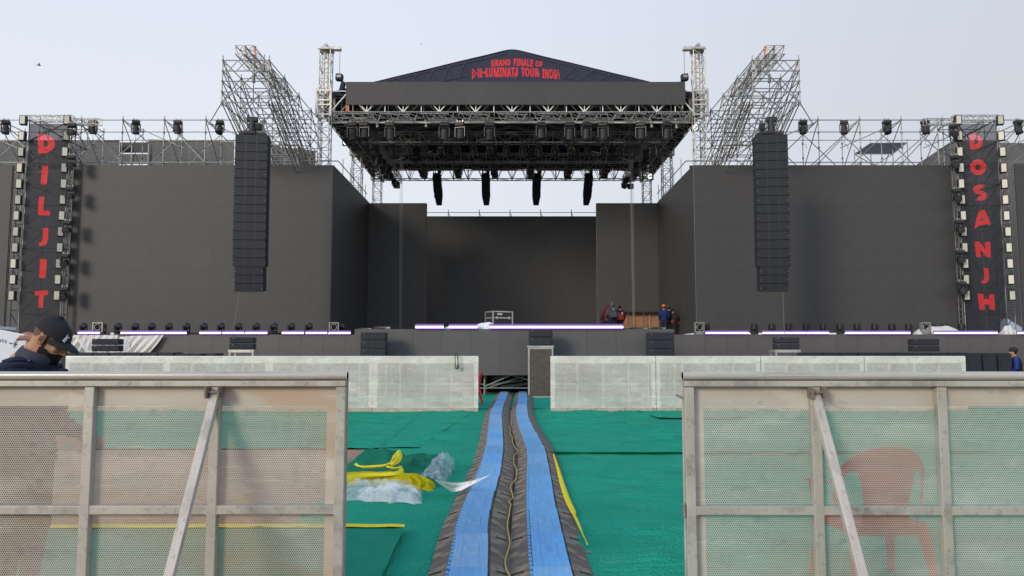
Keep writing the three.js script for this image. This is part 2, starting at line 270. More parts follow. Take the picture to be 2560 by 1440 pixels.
function quad(mb, x0, x1, y0, y1, z) { const g = new THREE.PlaneGeometry(x1 - x0, y1 - y0); const u = g.attributes.uv; for (let i = 0; i < 4; i++) u.setXY(i, x0 + FL / 2 + u.getX(i) * (x1 - x0), y0 + u.getY(i) * (y1 - y0)); return mb.geo(g, new THREE.Matrix4().makeTranslation((x0 + x1) / 2, (y0 + y1) / 2, z)); }
function barricade(label, group, fm, brace, lip, pad = 0) {
  const t = thing('crowd_barricade', label, 'barricade', [0, 0, 0], 0, group), W = FL / 2;
  mesh('top_pipe', new MB().geo(new THREE.CylinderGeometry(.022, .022, FL, 20, 1, true).rotateZ(Math.PI / 2)).geo(new THREE.CylinderGeometry(.0185, .0185, FL, 20, 1, true).rotateZ(Math.PI / 2).scale(1, -1, 1)).g(), fm.pipe, t, [0, FH - .022, .02]);
  mesh('top_rail', rboxG(FL - .01, .03, .045, .004), fm.frame, t, [0, FH - .062, .02]);
  const xs = [0, 1, 2, 3, 4].map(i => -W + .03 + i * (FL - .06) / 4);
  xs.forEach(x => mesh('post', rboxG(.05, FH - .08, .042, .005), fm.frame, t, [x, (FH - .08) / 2, .021]));
  for (let i = 0; i < 4; i++) { const w = (FL - .06) / 4 - .052; mesh('rail', rboxG(w, .045, .036, .005), fm.frame, t, [(xs[i] + xs[i + 1]) / 2, .70, .02]); mesh('rail', rboxG(w, .045, .036, .005), fm.frame, t, [(xs[i] + xs[i + 1]) / 2, .06, .02]); }
  const wb = new MB(); for (let i = 0; i < 5; i++) for (const sg of [-1, 1]) if (xs[i] * sg < W - .1) for (let k = 0; k < 5; k++) wb.geo(new THREE.SphereGeometry(.0042, 5, 4), new THREE.Matrix4().makeTranslation(xs[i] + sg * .0265, .681 + k * .0095, .036)); wb.build('weld_bead', weld, t).userData.kind = 'stuff';
  const m = .11, mt = .12, mb2 = .12;
  const sm = new MB(); quad(sm, -W, W, FH - .06 - mt, FH - .03, -.003); quad(sm, -W, W, .02, mb2, -.003); quad(sm, -W, -W + m, mb2, FH - .06 - mt, -.003); quad(sm, W - m, W, mb2, FH - .06 - mt, -.003); sm.build('sheet_border', fm.sheet, t);
  mesh('perforated_sheet', quad(new MB(), -W + m, W - m, mb2, FH - .06 - mt, -.003).g(), fm.perf, t);
  if (brace) {
    const bx = xs[brace]; const b = mesh('brace', rboxG(.045, 1.52, .035, .005), std(.66, .62, .56, .55, .1, { map: rep(mott, 2.2, .9) }), t, [bx, .64, .42]); b.rotation.x = Math.asin(.78 / 1.52) * -1;
    mesh('bracket', new MB().box(-.032, 0, 0, .008, .06, .07).box(.032, 0, 0, .008, .06, .07).bar([-.045, 0, .01], [.045, 0, .01], .007).g(), std(.33, .27, .22, .8, .2, { map: mott }), t, [bx, FH - .105, .055]);
  }
  if (lip) { mesh('kick_plate', rboxG(FL - .004, .11, .03, .006), std(.6, .55, .48, .7, .1, { map: rep(mott, 1.4, 1.4) }), t, [0, .055, -.025]); mesh('rear_foot', boxG(.06, .05, 1.0), fm.frame, t, [-.9, .03, .54]); mesh('rear_foot', boxG(.06, .05, 1.0), fm.frame, t, [.9, .03, .54]); mesh('brace', new MB().bar([-.9, .05, 1.0], [-.9, 1.2, .03], .018).g(), fm.frame, t); mesh('brace', new MB().bar([.9, .05, 1.0], [.9, 1.2, .03], .018).g(), fm.frame, t); }
  return t;
}
const nearG = null;
{
  const a = at(869, 930, 3.95); const t = barricade('grey perforated steel barricade in the front at left, with a pale slanted brace', nearG, FN.a, 3, false); t.position.set(a.x - FL / 2, 0, -3.97); t.rotation.y = .004;
  mesh('bolt', new THREE.SphereGeometry(.012, 10, 8), std(.8, .8, .8, .25, .9), t, [FL / 2 - .72, FH - .11, .05]);
  const b = at(1704, 930, 3.95); const s = barricade('grey perforated steel barricade in the front at right, red chair behind it', nearG, FN.b, 1, false); s.position.set(b.x + FL / 2, 0, -3.95); s.rotation.y = -.004;
  mesh('hook', new MB().bar([-FL / 2 - .03, 1.28, 0], [-FL / 2, 1.265, .0], .006).g(), M.tube, s); mesh('latch', rboxG(.012, .07, .03, .004), M.tube, s, [-FL / 2 - .006, .7, .03]);
  const pos = ['next to the cable ramps', 'second out from the cable ramps', 'third out from the cable ramps', 'farthest out from the cable ramps'];
  [[-1, 1196, 'left'], [1, 1376, 'right']].forEach(([sg, px, side]) => pos.forEach((q, i) => {
    const e = at(px, 890, 19.2).x + sg * i * (FL + .012); const f = barricade(`pale grey far barricade, ${side} of the gap, ${q}`, 'far row of barricades', FN.far, 0, true); f.position.set(e + sg * FL / 2, 0, -19.2 - .03 * i * i * (side === 'left' ? 1 : .6) - .02 * i); f.rotation.y = Math.PI + sg * .006 * i + rr(-.004, .004);
  }));
  // black strap on the far barricade
  const st = at(1142, 887, 19.13), lp = new MB();
  lp.geo(new THREE.TubeGeometry(new THREE.CatmullRomCurve3([V(-.03, .02, -.06), V(-.035, .03, .02), V(-.04, -.15, .05), V(-.015, -.34, .06), V(.03, -.36, .06), V(.035, -.2, .05), V(.01, .03, .03), V(0, .02, -.06)]), 40, .011, 5)); lp.box(.03, -.3, .062, .05, .09, .025);
  const o = lp.build('strap', M.black); o.position.copy(st); tag(o, 'black webbing strap looped over the left far barricade top rail', 'strap');
}
// ---------- the stage ----------
const DK = YA(836, 34.5), TF = 26.4, SF = 34.5, TX0 = XA(888, 822, TF), TX1 = XA(1684, 822, TF), TW = TX1 - TX0, TC = (TX0 + TX1) / 2;
const fasciaTone = [.098, .101, .104].map(k => std(k * 1.02, k * .985, k * .98, .6, 0, { map: ledTex }));
{
  const t = thing('concert_stage', 'wide dark concert stage with a deck thrust forward in the middle', 'stage', [0, 0, 0]);
  new MB().box(0, DK - .08, -(SF + 53) / 2, 58, .16, 53 - SF).box(TC, DK - .08, -(SF + TF) / 2, TW, .16, SF - TF - .01).build('deck_floor', std(.035, .035, .037, .7, 0, { map: mott }), t);
  const yb = YA(938, TF), fp = (x0, x1, y0, y1, z, ry = 0) => mesh('fascia_panel', boxG(x1 - x0 - .006, y1 - y0 - .004, .05), fasciaTone[Math.floor(rnd() * 3)], t, [(x0 + x1) / 2, (y0 + y1) / 2, z + rr(0, .002)], [0, ry, 0]);
  for (let i = 0; i < 11; i++) fp(TX0 + TW * i / 11, TX0 + TW * (i + 1) / 11, yb, DK - .005, -TF + .03);
  for (const [a, b] of [[-28.6, TX0 - .1], [TX1 + .1, 28.6]]) { const n = Math.round((b - a) / 1.0); for (let i = 0; i < n; i++) fp(a + (b - a) * i / n, a + (b - a) * (i + 1) / n, .35, DK - .005, -SF + .03); }
  for (let i = 0; i < 8; i++) for (const X of [TX0, TX1]) mesh('fascia_panel', boxG(.05, DK - yb, 1.0), fasciaTone[i % 3], t, [X, (DK + yb) / 2 - .003, -TF - .55 - i * 1.01]);
  for (let i = 0; i < 6; i++) { const x = TX0 + .3 + i * (TW - .6) / 5; for (const z of [-26.7, -28.5]) new MB().bar([x, 0, z], [x, DK - .16, z], .03, 8).box(x, .01, z, .2, .02, .2).build('leg', M.tube, t); }
  const br = (a, b, r = .024) => new MB().bar(a, b, r, 8).build('brace', M.tube, t);
  const lx = (i) => TX0 + .3 + i * (TW - .6) / 5;
  for (let i = 0; i < 5; i++) { br([lx(i), .25, -26.66], [lx(i + 1), .25, -26.66]); br([lx(i), 1.0, -26.74], [lx(i + 1), .35, -26.74]); br([lx(i), .3, -26.62], [lx(i + 1), 1.2, -26.62]); }
  br([-1.0, .2, -26.62], [.62, .72, -26.9], .022); br([-.9, .34, -26.8], [.4, .5, -27.2], .04);
  mesh('skirt', boxG(TW - .1, DK - .2, .05), M.blackSoft, t, [TC, (DK - .2) / 2, -29.2]);
  mesh('skirt', boxG(58, .35, .05), M.blackSoft, t, [0, .175, -SF - .1]);
  new MB().box(-.35, .62, -27.6, .7, .14, .3, [0, .2, .3]).box(.1, .32, -27.3, 1.0, .1, .1, [0, .1, .12]).build('beam', M.tubeDark, t);
}
// ---------- LED walls ----------
const WT = YA(413, 36.5), WB = DK + .12;
function ledWall(label, x0, z0, x1, z1, y0, y1, skip, pw = 1.0) {
  const L = Math.hypot(x1 - x0, z1 - z0), phi = Math.atan2(-(z1 - z0), x1 - x0), nc = Math.round(L / pw), nr = Math.round((y1 - y0) / 1.0), w = L / nc, h = (y1 - y0) / nr;
  const t = thing('led_wall', label, 'LED wall', [(x0 + x1) / 2, y0, (z0 + z1) / 2], phi), g = boxG(w - .0015, h - .0015, .06), base = Math.floor(rnd() * 6);
  for (let r = 0; r < nr; r++) for (let c = 0; c < nc; c++) {
    if (skip && skip(c, r, nc)) continue;
    const tone = ledTone[rnd() < .8 ? base % 2 : Math.floor(rnd() * 6)], p = mesh('led_panel', g, tone, t, [-L / 2 + (c + .5) * w, (r + .5) * h, rr(-.001, .001)], [rr(-.001, .001), rr(-.001, .001), 0]);
  }
  const bk = new MB(); for (let c = 0; c <= nc; c += 1) { if (skip && c && skip(Math.min(c, nc - 1), 0, nc) && skip(c - 1, 0, nc)) { bk.bar([-L / 2 + c * w, h + .05, -.09], [-L / 2 + c * w, nr * h - .03, -.09], .03, 4); continue; } bk.bar([-L / 2 + c * w * .998 + .01, .02, -.09], [-L / 2 + c * w * .998 + .01, nr * h - .03, -.09], .03, 4); } for (let r = 1; r <= nr; r++) bk.bar([-L / 2, r * h - .05, -.12], [L / 2, r * h - .05, -.12], .025, 4);
  bk.build('rear_frame', M.tubeDark, t);
  return t;
}
const LX = XA(829, 600, 36.5), RX = XA(1738, 600, 36.5), BZ = 45.7, MZ = 50.2;
ledWall('broad dark LED wall left of the stage opening, behind the left hanging speaker array', -21.38, -36.5, LX, -36.5, WB, WT);
ledWall('broad dark LED wall right of the stage opening, behind the right hanging speaker array', RX, -36.5, 21.42, -36.5, WB, WT);
ledWall('shadowed LED side wall running back along the left of the stage opening', LX, -36.58, LX, -BZ, WB, WT);
ledWall('sunlit LED side wall running back along the right of the stage opening', RX, -BZ, RX, -36.58, WB, WT);
const WL = XA(1065, 650, BZ), WR = XA(1492, 650, BZ), W6 = WT - .06;
ledWall('narrow rear LED wing wall left of the recessed back screen', LX, -BZ, WL, -BZ, WB, W6);
ledWall('narrow rear LED wing wall right of the recessed back screen, lowest panels missing over plywood', WR, -BZ, RX, -BZ, WB - .4, W6, (c, r, n) => r < 2 && c >= 1);
ledWall('recessed LED back screen in the middle of the stage, with a thin rail above it', -6.3, -MZ, 6.3, -MZ, WB, YA(542, MZ));
ledWall('dark LED wall at the far left edge beyond the lettered banner tower', -28.5, -36.3, XA(22, 600, 36.3), -36.3, WB - .1, WT - .05);
ledWall('dark LED wall at the far right edge beyond the lettered banner tower', XA(2546, 600, 36.3), -36.3, 28.8, -36.3, WB - .1, WT);
ledWall('long grey LED header strip across the front of the stage roof', XA(865, 235, 37.47), -37.47, XA(1713, 235, 37.47), -37.47, YA(262, 37.47), YA(205, 37.47), null, 1.02).name;
{ // plywood hoarding behind the missing panels
  const t = thing('plywood_hoarding', 'brown plywood hoarding with timber studs under the right rear LED wing', 'hoarding', [(WR + RX) / 2 + .4, DK, -BZ - .5]);
  const ply = (s) => std(1, 1, 1, .8, 0, { map: tex(128, 128, (u, v) => { const a = fbm(u, v, 2, 5, s, 14); return [.34 * (.7 + .6 * a), .17 * (.7 + .6 * a), .095 * (.7 + .6 * a)]; }, true, 1, 1) }), st = std(.42, .27, .17, .8);
  for (let i = 0; i < 4; i++) mesh('plywood_sheet', boxG(.94, 1.75, .02), ply(200 + i), t, [-1.43 + i * .95, .9, 0]);
  for (let i = 0; i < 5; i++) mesh('stud', boxG(.09, 1.78, .07), st, t, [-1.9 + i * .95, .9, .05]);
  for (const y of [.42, 1.75]) mesh('stud', boxG(3.9, .07, .05), st, t, [0, y, .11]);
}
// ---------- trusses and towers ----------
function trussMB(mb, A, B, w, h, bay, r = .025, rd = .014, alt = 0) {      // box truss, A and B on its axis; w across, h up
  A = V(...A); B = V(...B); const d = B.clone().sub(A), L = d.length(); d.normalize();
  const up = Math.abs(d.y) > .9 ? V(0, 0, 1) : V(0, 1, 0), s = d.clone().cross(up).normalize(), q = s.clone().cross(d).normalize(), n = Math.max(1, Math.round(L / bay));
  const P = (k, a, b) => A.clone().addScaledVector(d, L * k / n).addScaledVector(s, a * w / 2).addScaledVector(q, b * h / 2);
  for (const [a, b] of [[-1, -1], [1, -1], [-1, 1], [1, 1]]) mb.bar(P(0, a, b), P(n, a, b), r, 6);
  for (let k = 0; k <= n; k++) {
    for (const a of [-1, 1]) { if (alt !== 2 || k % 2 === 0) mb.bar(P(k, a, -1), P(k, a, 1), rd, 5); if (k < n) { if (alt === 1) { mb.bar(P(k, a, -1), P(k + .5, a, 1), rd, 5); mb.bar(P(k + .5, a, 1), P(k + 1, a, -1), rd, 5); } else (k % 2) ? mb.bar(P(k, a, -1), P(k + 1, a, 1), rd, 5) : mb.bar(P(k, a, 1), P(k + 1, a, -1), rd, 5); } }
    for (const b of [-1, 1]) { mb.bar(P(k, -1, b), P(k, 1, b), rd, 5); if (k < n) (k % 2) ? mb.bar(P(k, -1, b), P(k + 1, 1, b), rd, 5) : mb.bar(P(k, 1, b), P(k + 1, -1, b), rd, 5); }
  }
  return mb;
}
const RF = 37.6, RB = 52.2, RWX = 9.55, RY = YA(286, RF), RTOP = YA(228, RF), RH = RTOP - RY, RIDGE = YA(128, 38.0);
{
  const t = thing('stage_roof', 'dark gabled stage roof with aluminium trusses, raised on lattice towers', 'stage roof', [0, 0, 0]);
  // front truss: fans of bright tubes under the header screen
  const f = new MB(), yc = (RY + RTOP) / 2; const n = 20, x0 = -RWX + .35, bw = (2 * RWX - .7) / n;
  for (const z of [-RF, -RF - 1.0]) for (const y of [RY + .12, RTOP]) f.bar([x0, y, z], [-x0, y, z], .03, 8);
  for (let i = 0; i <= n; i++) for (const z of [-RF, -RF - 1.0]) {
    const x = x0 + i * bw; f.bar([x, RY + .12, z], [x, RTOP, z], .026, 6);
    if (i % 2 === 0) { if (i) f.bar([x, RY + .12, z], [x - bw, RTOP, z], .034, 6); if (i < n) f.bar([x, RY + .12, z], [x + bw, RTOP, z], .034, 6); }
    if (z === -RF) { f.bar([x, RY + .12, z], [x, RY + .12, z - 1], .018, 6); f.bar([x, RTOP, z], [x, RTOP, z - 1], .018, 6); if (i < n) f.bar([x, RY + .12, z], [x + bw, RY + .12, z - 1], .018, 6); }
    if (i < n && z === -RF) { f.bar([x + .18 * bw, RY + .12, z], [x + .5 * bw, RY - .28, z - .5], .02, 6); f.bar([x + .82 * bw, RY + .12, z], [x + .5 * bw, RY - .28, z - .5], .02, 6); }
  }
  f.bar([x0, RY - .28, -RF - .5], [-x0, RY - .28, -RF - .5], .028, 6); f.bar([x0, RY - .12, -RF - .8], [-x0, RY - .12, -RF - .8], .022, 6);
  f.build('front_truss', M.aluW, t);
  const cab = new MB(); for (let i = 0; i < 9; i++) { const a = x0 + .5 + i * 2.0; cab.bar([a, RY + .02, -RF + .06], [a + 1.5, RY + .02 - rr(0, .06), -RF + .06], .03, 5); cab.bar([a + .4, RY - .2, -RF - .3], [a + 1.8, RY - .2, -RF - .3], .035, 5); } cab.build('light_tube', M.tube, t).userData.kind = 'stuff';
  const dots = new MB(); for (let i = 0; i < 150; i++) dots.box(x0 + i * (2 * RWX - .7) / 150, RY + .12, -RF + .055, .06, .05, .03); dots.build('cable_tray', M.tubeDark, t).userData.kind = 'stuff';
  for (const s of [-1, 1]) trussMB(new MB(), [s * (RWX - .3), yc, -RF - 1], [s * (RWX - .3), yc, -RB], .75, RH, 1.05, .03, .02).build('side_truss', M.aluDim, t);
  trussMB(new MB(), [-RWX + .35, yc, -RB], [RWX - .35, yc, -RB], .6, RH, 1.0, .032, .022, 1).build('rear_truss', M.tubeDark, t);
  for (const z of [-41.3, -44.9, -48.5]) { const r = new MB(); for (const s of [-1, 1]) trussMB(r, [s * (RWX - .5), RTOP - .15, z], [s * .1, RIDGE - .55, z], .4, .55, 1.0, .024, .014); r.build('rafter', M.aluDim, t); }
  const gt = new MB(); for (const s of [-1, 1]) { const a = V(s * (RWX - .6), RTOP + .05, -37.955), b = V(s * .25, RIDGE - .12, -37.955), a2 = V(s * (RWX - 2), RTOP - .1, -37.955), b2 = V(s * .25, RIDGE - .95, -37.955); gt.bar(a, b, .012).bar(a2, a2.clone().lerp(b2, .72), .012); for (let k = 0; k < 9; k++) { if (k > 6) continue; const p = a2.clone().lerp(b2, k / 9), q = a.clone().lerp(b, .12 + .88 * (k + .45) / 9), r = a2.clone().lerp(b2, (k + 1) / 9); gt.bar(p, q, .011).bar(q, r, .011).bar(q, a2.clone().lerp(b2, (k + .45) / 9), .011); } if (0) gt.bar([s * .32, RIDGE - .2, -37.955], [s * .32, RTOP - .3, -37.955], .016).bar([s * .7, RIDGE - .3, -37.955], [s * .55, RIDGE - .9, -37.955], .012); } gt.build('gable_truss', std(.075, .08, .11, .8), t);
  // skin: two slopes, rear gable, side skirts
  const ey = RTOP + .02, ex = RWX + .05, rz = -RB - .5, fz = -37.95, sag = (u, v, s) => .06 * Math.sin(u * Math.PI * 6) * Math.sin(v * Math.PI) + .02 * pn(u * 30, v * 20, 4096, s);
  for (const s of [-1, 1]) { const g = surf((u, v) => V(s * (ex - (ex - .28) * u), ey + (RIDGE - ey) * u - sag(v, u, 7 + s) + (.05 * u), fz + (rz - fz) * v), 30, 40, 9, 14); mesh('canopy', g, M.navySkin, t); }
  mesh('ridge_cap', surf((u, v) => V(-.3 + .6 * u, RIDGE + .05 + .03 * Math.sin(u * Math.PI), fz + (rz - fz) * v), 6, 2), M.navySkin, t);
  mesh('rear_cloth', surf((u, v) => { const x = -ex + 2 * ex * u, top = ey + (RIDGE - ey) * (1 - Math.max(0, Math.abs(x) - .28) / (ex - .28)); const bot = ey - .45 + .12 * Math.sin(u * 25) * .5; return V(x, bot + (top + .13 - bot) * v, rz + .1 * Math.sin(u * 60)); }, 80, 4), M.navySkin, t);
  for (const s of [-1, 1]) mesh('side_cloth', surf((u, v) => V(s * (RWX + .08 + .02 * Math.sin(u * 70)), RY + .05 - .03 * Math.sin(u * 24) + (ey - RY) * v, fz + (rz - fz) * u), 120, 3), M.navySkin, t);
  // front gable with lettering
  const cw = 2048, ch = 256, cv = document.createElement('canvas'); cv.width = cw; cv.height = ch; const c = cv.getContext('2d');
  c.fillStyle = 'rgb(52,56,76)'; c.fillRect(0, 0, cw, ch);
  const gw = 2 * ex, gy0 = YA(212, 38), gy1 = RIDGE + .08, MX = (px) => (XA(px, 170, 38) + ex) / gw * cw, MY = (py) => (gy1 - YA(py, 38)) / (gy1 - gy0) * ch;
  c.fillStyle = 'rgb(226,58,64)'; c.strokeStyle = c.fillStyle;
  const fit = (s, px0, px1, py0, py1, skew = 0) => { c.save(); c.font = 'bold 100px sans-serif'; const m = c.measureText(s), w = m.width, x0 = MX(px0), x1 = MX(px1), y0 = MY(py0), y1 = MY(py1); c.translate(x0, y1); c.scale((x1 - x0) / w, (y1 - y0) / 73); c.transform(1, skew, 0, 1, 0, 0); c.lineWidth = 6; c.fillText(s, 0, 0); c.strokeText(s, 0, 0); c.restore(); };
  fit('GRAND', 1227, 1277, 150, 165.5, -.03); fit('FINALE', 1283, 1333, 147, 164, .02); fit('OF', 1338, 1357, 152, 165.5, .05);
  const poly = (pts) => { c.beginPath(); pts.forEach(([x, y], i) => i ? c.lineTo(MX(x), MY(y)) : c.moveTo(MX(x), MY(y))); c.closePath(); c.fill(); };
  const tri = [[1180, 170], [1193, 184], [1180, 199.5]]; poly(tri); c.fillStyle = 'rgb(52,56,76)'; poly([[1184, 178], [1189.5, 184], [1184, 190.5]]); c.fillStyle = 'rgb(226,58,64)';
  for (const [a, b] of [[1194.5, 1198.5], [1200, 1204]]) poly([[a, 171], [b, 171], [b, 193.5], [a, 193.5]]);
  poly([[1200, 189], [1207.5, 188], [1205, 193.5], [1200, 193.5]]); poly([[1205, 179], [1214, 178], [1214, 183], [1205, 184]]); poly([[1214, 170], [1218.5, 170], [1218.5, 193], [1214, 193]]); poly([[1218, 187], [1223, 187], [1220, 193], [1218, 193]]);
  fit('UMINAT', 1221.5, 1287, 169, 191.5); poly([[1290, 168], [1294.5, 168], [1294.5, 191], [1290, 191]]); fit('TOUR', 1303, 1347, 169, 189.5, .03); fit('INDIA', 1355.5, 1400, 172, 194, .03);
  for (const [x, y, l] of [[1270, 189, 8], [1288, 188, 10], [1308, 186, 9], [1346, 188, 8], [1388, 191, 7], [1243, 189, 5]]) poly([[x - 2, y - 6], [x + 3.5, y - 6], [x - .5, y + l]]);
  const ct = new THREE.CanvasTexture(cv); ct.colorSpace = THREE.SRGBColorSpace; ct.magFilter = THREE.LinearFilter;
  const gg = surf((u, v) => { const x = -ex + 2 * ex * u, top = ey + (gy1 - ey) * (1 - Math.max(0, Math.abs(x) - .28) / (ex - .28)); const y = Math.min(gy0 - .6, ey) + (top - Math.min(gy0 - .6, ey)) * v; return V(x, y, -38 + .015 * Math.sin(u * 40)); }, 90, 10);
  const gp = gg.attributes.position, gu = gg.attributes.uv; for (let i = 0; i < gp.count; i++) gu.setXY(i, (gp.getX(i) + ex) / gw, (gp.getY(i) - gy0) / (gy1 - gy0));
  mesh('gable_cloth', gg, new THREE.MeshStandardMaterial({ map: ct, roughness: .85, transparent: true, opacity: .93, side: THREE.DoubleSide }), t).userData.label = 'navy front gable cloth lettered GRAND FINALE OF DIL-LUMINATI TOUR INDIA in red';
  // straps and lifting sleeves beside the header
  new MB().box(-8.3, RY + .72, -37.5, .05, 1.2, .02).box(-8.36, RY + .62, -37.5, .05, 1.05, .02, [0, 0, -.04]).build('ratchet_strap', M.orange, t);
  new MB().box(8.6, RY + .75, -37.5, .06, 1.0, .02, [0, 0, .05]).build('ratchet_strap', std(.5, .36, .22, .8), t);
}
function roofTower(label, x, d, top, head) {
  const t = thing('lattice_tower', label, 'lattice tower', [x, 0, -d], 0, 'lattice towers of the stage roof');
  trussMB(new MB(), [0, 0, 0], [0, top, 0], .56, .56, .52, .03, .016).build('lattice_mast', head ? M.alu : M.tube, t);
  mesh('base_plate', boxG(1.1, .06, 1.1), M.alu, t, [0, .03, 0]);
  const sl = new MB(); for (const sx of [-1, 1]) for (const sz of [-1, 1]) sl.box(sx * .37, yc0, sz * .37, .09, RH + .25, .09); for (const sz of [-1, 1]) for (const y of [-.62, -.12, .12, .62]) sl.box(0, yc0 + y, sz * .38, .8, .07, .05); for (const sx of [-1, 1]) for (const y of [-.62, .0, .62]) sl.box(sx * .38, yc0 + y, 0, .05, .07, .8);
  for (const sz of [-1, 1]) { sl.bar([-.33, yc0 - .1, sz * .39], [.33, yc0 - .6, sz * .39], .02); sl.bar([.33, yc0 - .1, sz * .39], [-.33, yc0 - .6, sz * .39], .02); sl.bar([-.33, yc0 + .1, sz * .39], [.33, yc0 + .62, sz * .39], .02); sl.bar([.33, yc0 + .1, sz * .39], [-.33, yc0 + .62, sz * .39], .02); }
  sl.build('sleeve_block', head ? M.alu : M.tube, t);
  if (head) {
    const s = -Math.sign(x); mesh('head_beam', rboxG(1.12, .17, .3, .02), M.alu, t, [s * .2, top + .12, 0]); mesh('head_cap', boxG(.7, .05, .66), M.tube, t, [0, top + .02, 0]);
    new MB().box(-.02 * s, top + .3, 0, .2, .14, .2, [0, 0, .5]).bar([0, top + .2, .05], [s * .05, top - .5, .3], .05, 6).build('pulley', M.tube, t);
    new MB().box(-.06 * s, top - 1.5, .1, .05, 3.0, .05).box(.1 * s, top - 1.4, -.05, .05, 2.8, .05).build('sling', std(.62, .5, .26, .8), t);
    new MB().bar([s * .7, top + .06, 0], [s * .7, RTOP + 1.0, 0], .012, 5).build('hoist_chain', M.cable, t);
  }
}
const yc0 = (RY + RTOP) / 2;
for (const [s, n] of [[-1, 'left'], [1, 'right']]) {
  roofTower(`tall bright lattice tower at the ${n} front of the stage roof, hoist beam on top`, s * RWX, RF + .3, YA(128, RF + .3), true);
  roofTower(`lattice tower at the ${n} side of the stage roof, halfway back`, s * (RWX - .1), 45.6, RTOP, false);
  roofTower(`lattice tower at the ${n} rear of the stage roof, seen over the wing wall`, s * (RWX - .15), RB, RTOP, false);
  const h = thing('chain_hoist', `black chain hoist hanging beside the ${n} front roof tower`, 'hoist', [s * (RWX - .7), RTOP + .62, -RF - .3]);
  mesh('hoist_body', rboxG(.36, .34, .34, .05), M.speaker, h, [0, .2, 0], [0, 0, s * .1]); mesh('chain_bag', rboxG(.26, .6, .26, .1), M.blackSoft, h, [-s * .16, -.3, 0], [0, 0, s * .25]); mesh('control_plate', boxG(.22, .12, .02), M.tube, h, [0, .22, .18]); mesh('hook', new MB().bar([0, .36, 0], [0, .5, 0], .03).g(), M.tube, h);
}
// trusses hung under the roof
function hung(label, d, px0, px1, py0, py1, m = M.aluDim) {
  const y0 = YA(py1, d), y1 = YA(py0, d), a = XA(px0, 345, d), b = XA(px1, 345, d); const t = thing('lighting_truss', label, 'truss', [0, (y0 + y1) / 2, -d]);
  trussMB(new MB(), [a, 0, 0], [b, 0, 0], .5, y1 - y0, .52, .025, .016).build('truss_frame', m, t);
  const w = new MB(); for (let i = 0; i < 7; i++) { const x = a + (b - a) * (i + .5) / 7; w.bar([x, (y1 - y0) / 2, 0], [x, RTOP + .4 - (y0 + y1) / 2, 0], .012, 4); } w.build('suspension_wire', M.cable, t);
  const tm = std(.55, .56, .55, .4); for (let i = 0; i < 9; i++) if (rnd() < .75) { const x = a + (b - a) * (i + rr(.2, .5)) / 9; new MB().bar([x, -(y1 - y0) / 2 - .02, .27], [x + rr(.6, 1.3), -(y1 - y0) / 2 - .02, .27], .035, 5).build('tube_light', tm, t); }
  return (y0);
}
const HT1 = hung('grey lighting truss hung nearest the front under the roof', 41, 907, 1667, 333, 358, M.tube), HT2 = hung('dark lighting truss hung in the middle under the roof', 45, 960, 1600, 386, 406), HT3 = hung('dark lighting truss hung at the rear under the roof', 49, 930, 1630, 405, 424);
for (const [s, n] of [[-1, 'left'], [1, 'right']]) { const t = thing('lighting_truss', `dark truss full of lamps running front to back along the ${n} under the roof`, 'truss', [s * 7.7, HT1 + .1, -45.5]); trussMB(new MB(), [0, 0, 4], [0, 0, -5], .5, .5, .52, .024, .015).build('truss_frame', M.aluDim, t); const lh = boxG(.3, .36, .3); for (let i = 0; i < 16; i++) mesh('lamp_housing', lh, M.black, t, [rr(-.3, .3), -.4 + rr(-.15, .05), 3.6 - i * .55], [rr(-.4, .4), rr(-1, 1), 0]); }
// ---------- stage lamps ----------
const hg = { base: rboxG(.36, .15, .3, .03), clamp: new MB().box(-.1, .04, 0, .05, .1, .06).box(.1, .04, 0, .05, .1, .06).box(0, .02, 0, .04, .06, .12).g(), yoke: (() => { const m = new MB(); for (const s of [-1, 1]) { m.geo(rboxG(.05, .4, .13, .02), new THREE.Matrix4().makeTranslation(s * .19, -.36, 0)); } m.geo(rboxG(.43, .06, .14, .02), new THREE.Matrix4().makeTranslation(0, -.175, 0)); return m.g(); })(), head: new THREE.LatheGeometry([[0, -.2], [.1, -.2], [.135, -.15], [.145, 0], [.15, .13], [.165, .16], [.165, .21], [.13, .21], [.125, .19], [0, .19]].map(p => new THREE.Vector2(...p)), 18), lens: new THREE.LatheGeometry([[0, .215], [.06, .21], [.12, .193]].map(p => new THREE.Vector2(...p)), 18) };
function movingHead(label, pos, group, { s = 1, tilt = 0, turn = 0, up = false, lens = M.lens } = {}) {
  const t = thing('moving_head_light', label, 'stage light', pos, turn, group), k = new THREE.Group(); void k;
  const f = up ? -1 : 1, Y = (y) => s * f * y;
  const add = (n, g, m, y, r, par = t) => { const o = mesh(n, g, m, par, [0, y, 0], r); return o; };
  const R = up ? [Math.PI, 0, 0] : [0, 0, 0];
  const b = add('base', hg.base, M.black, Y(-.07), R), y = add('yoke', hg.yoke, M.blackGloss, up ? s * 0 : 0, R), h = add('lamp_head', hg.head, M.black, Y(-.42), [up ? -tilt : Math.PI + tilt, 0, 0]);
  if (!up) add('clamp', hg.clamp, M.tube, s * .03, R);
  mesh('lens', hg.lens, lens, h);
  for (const c of t.children) c.scale.setScalar(s);
  return t;
}
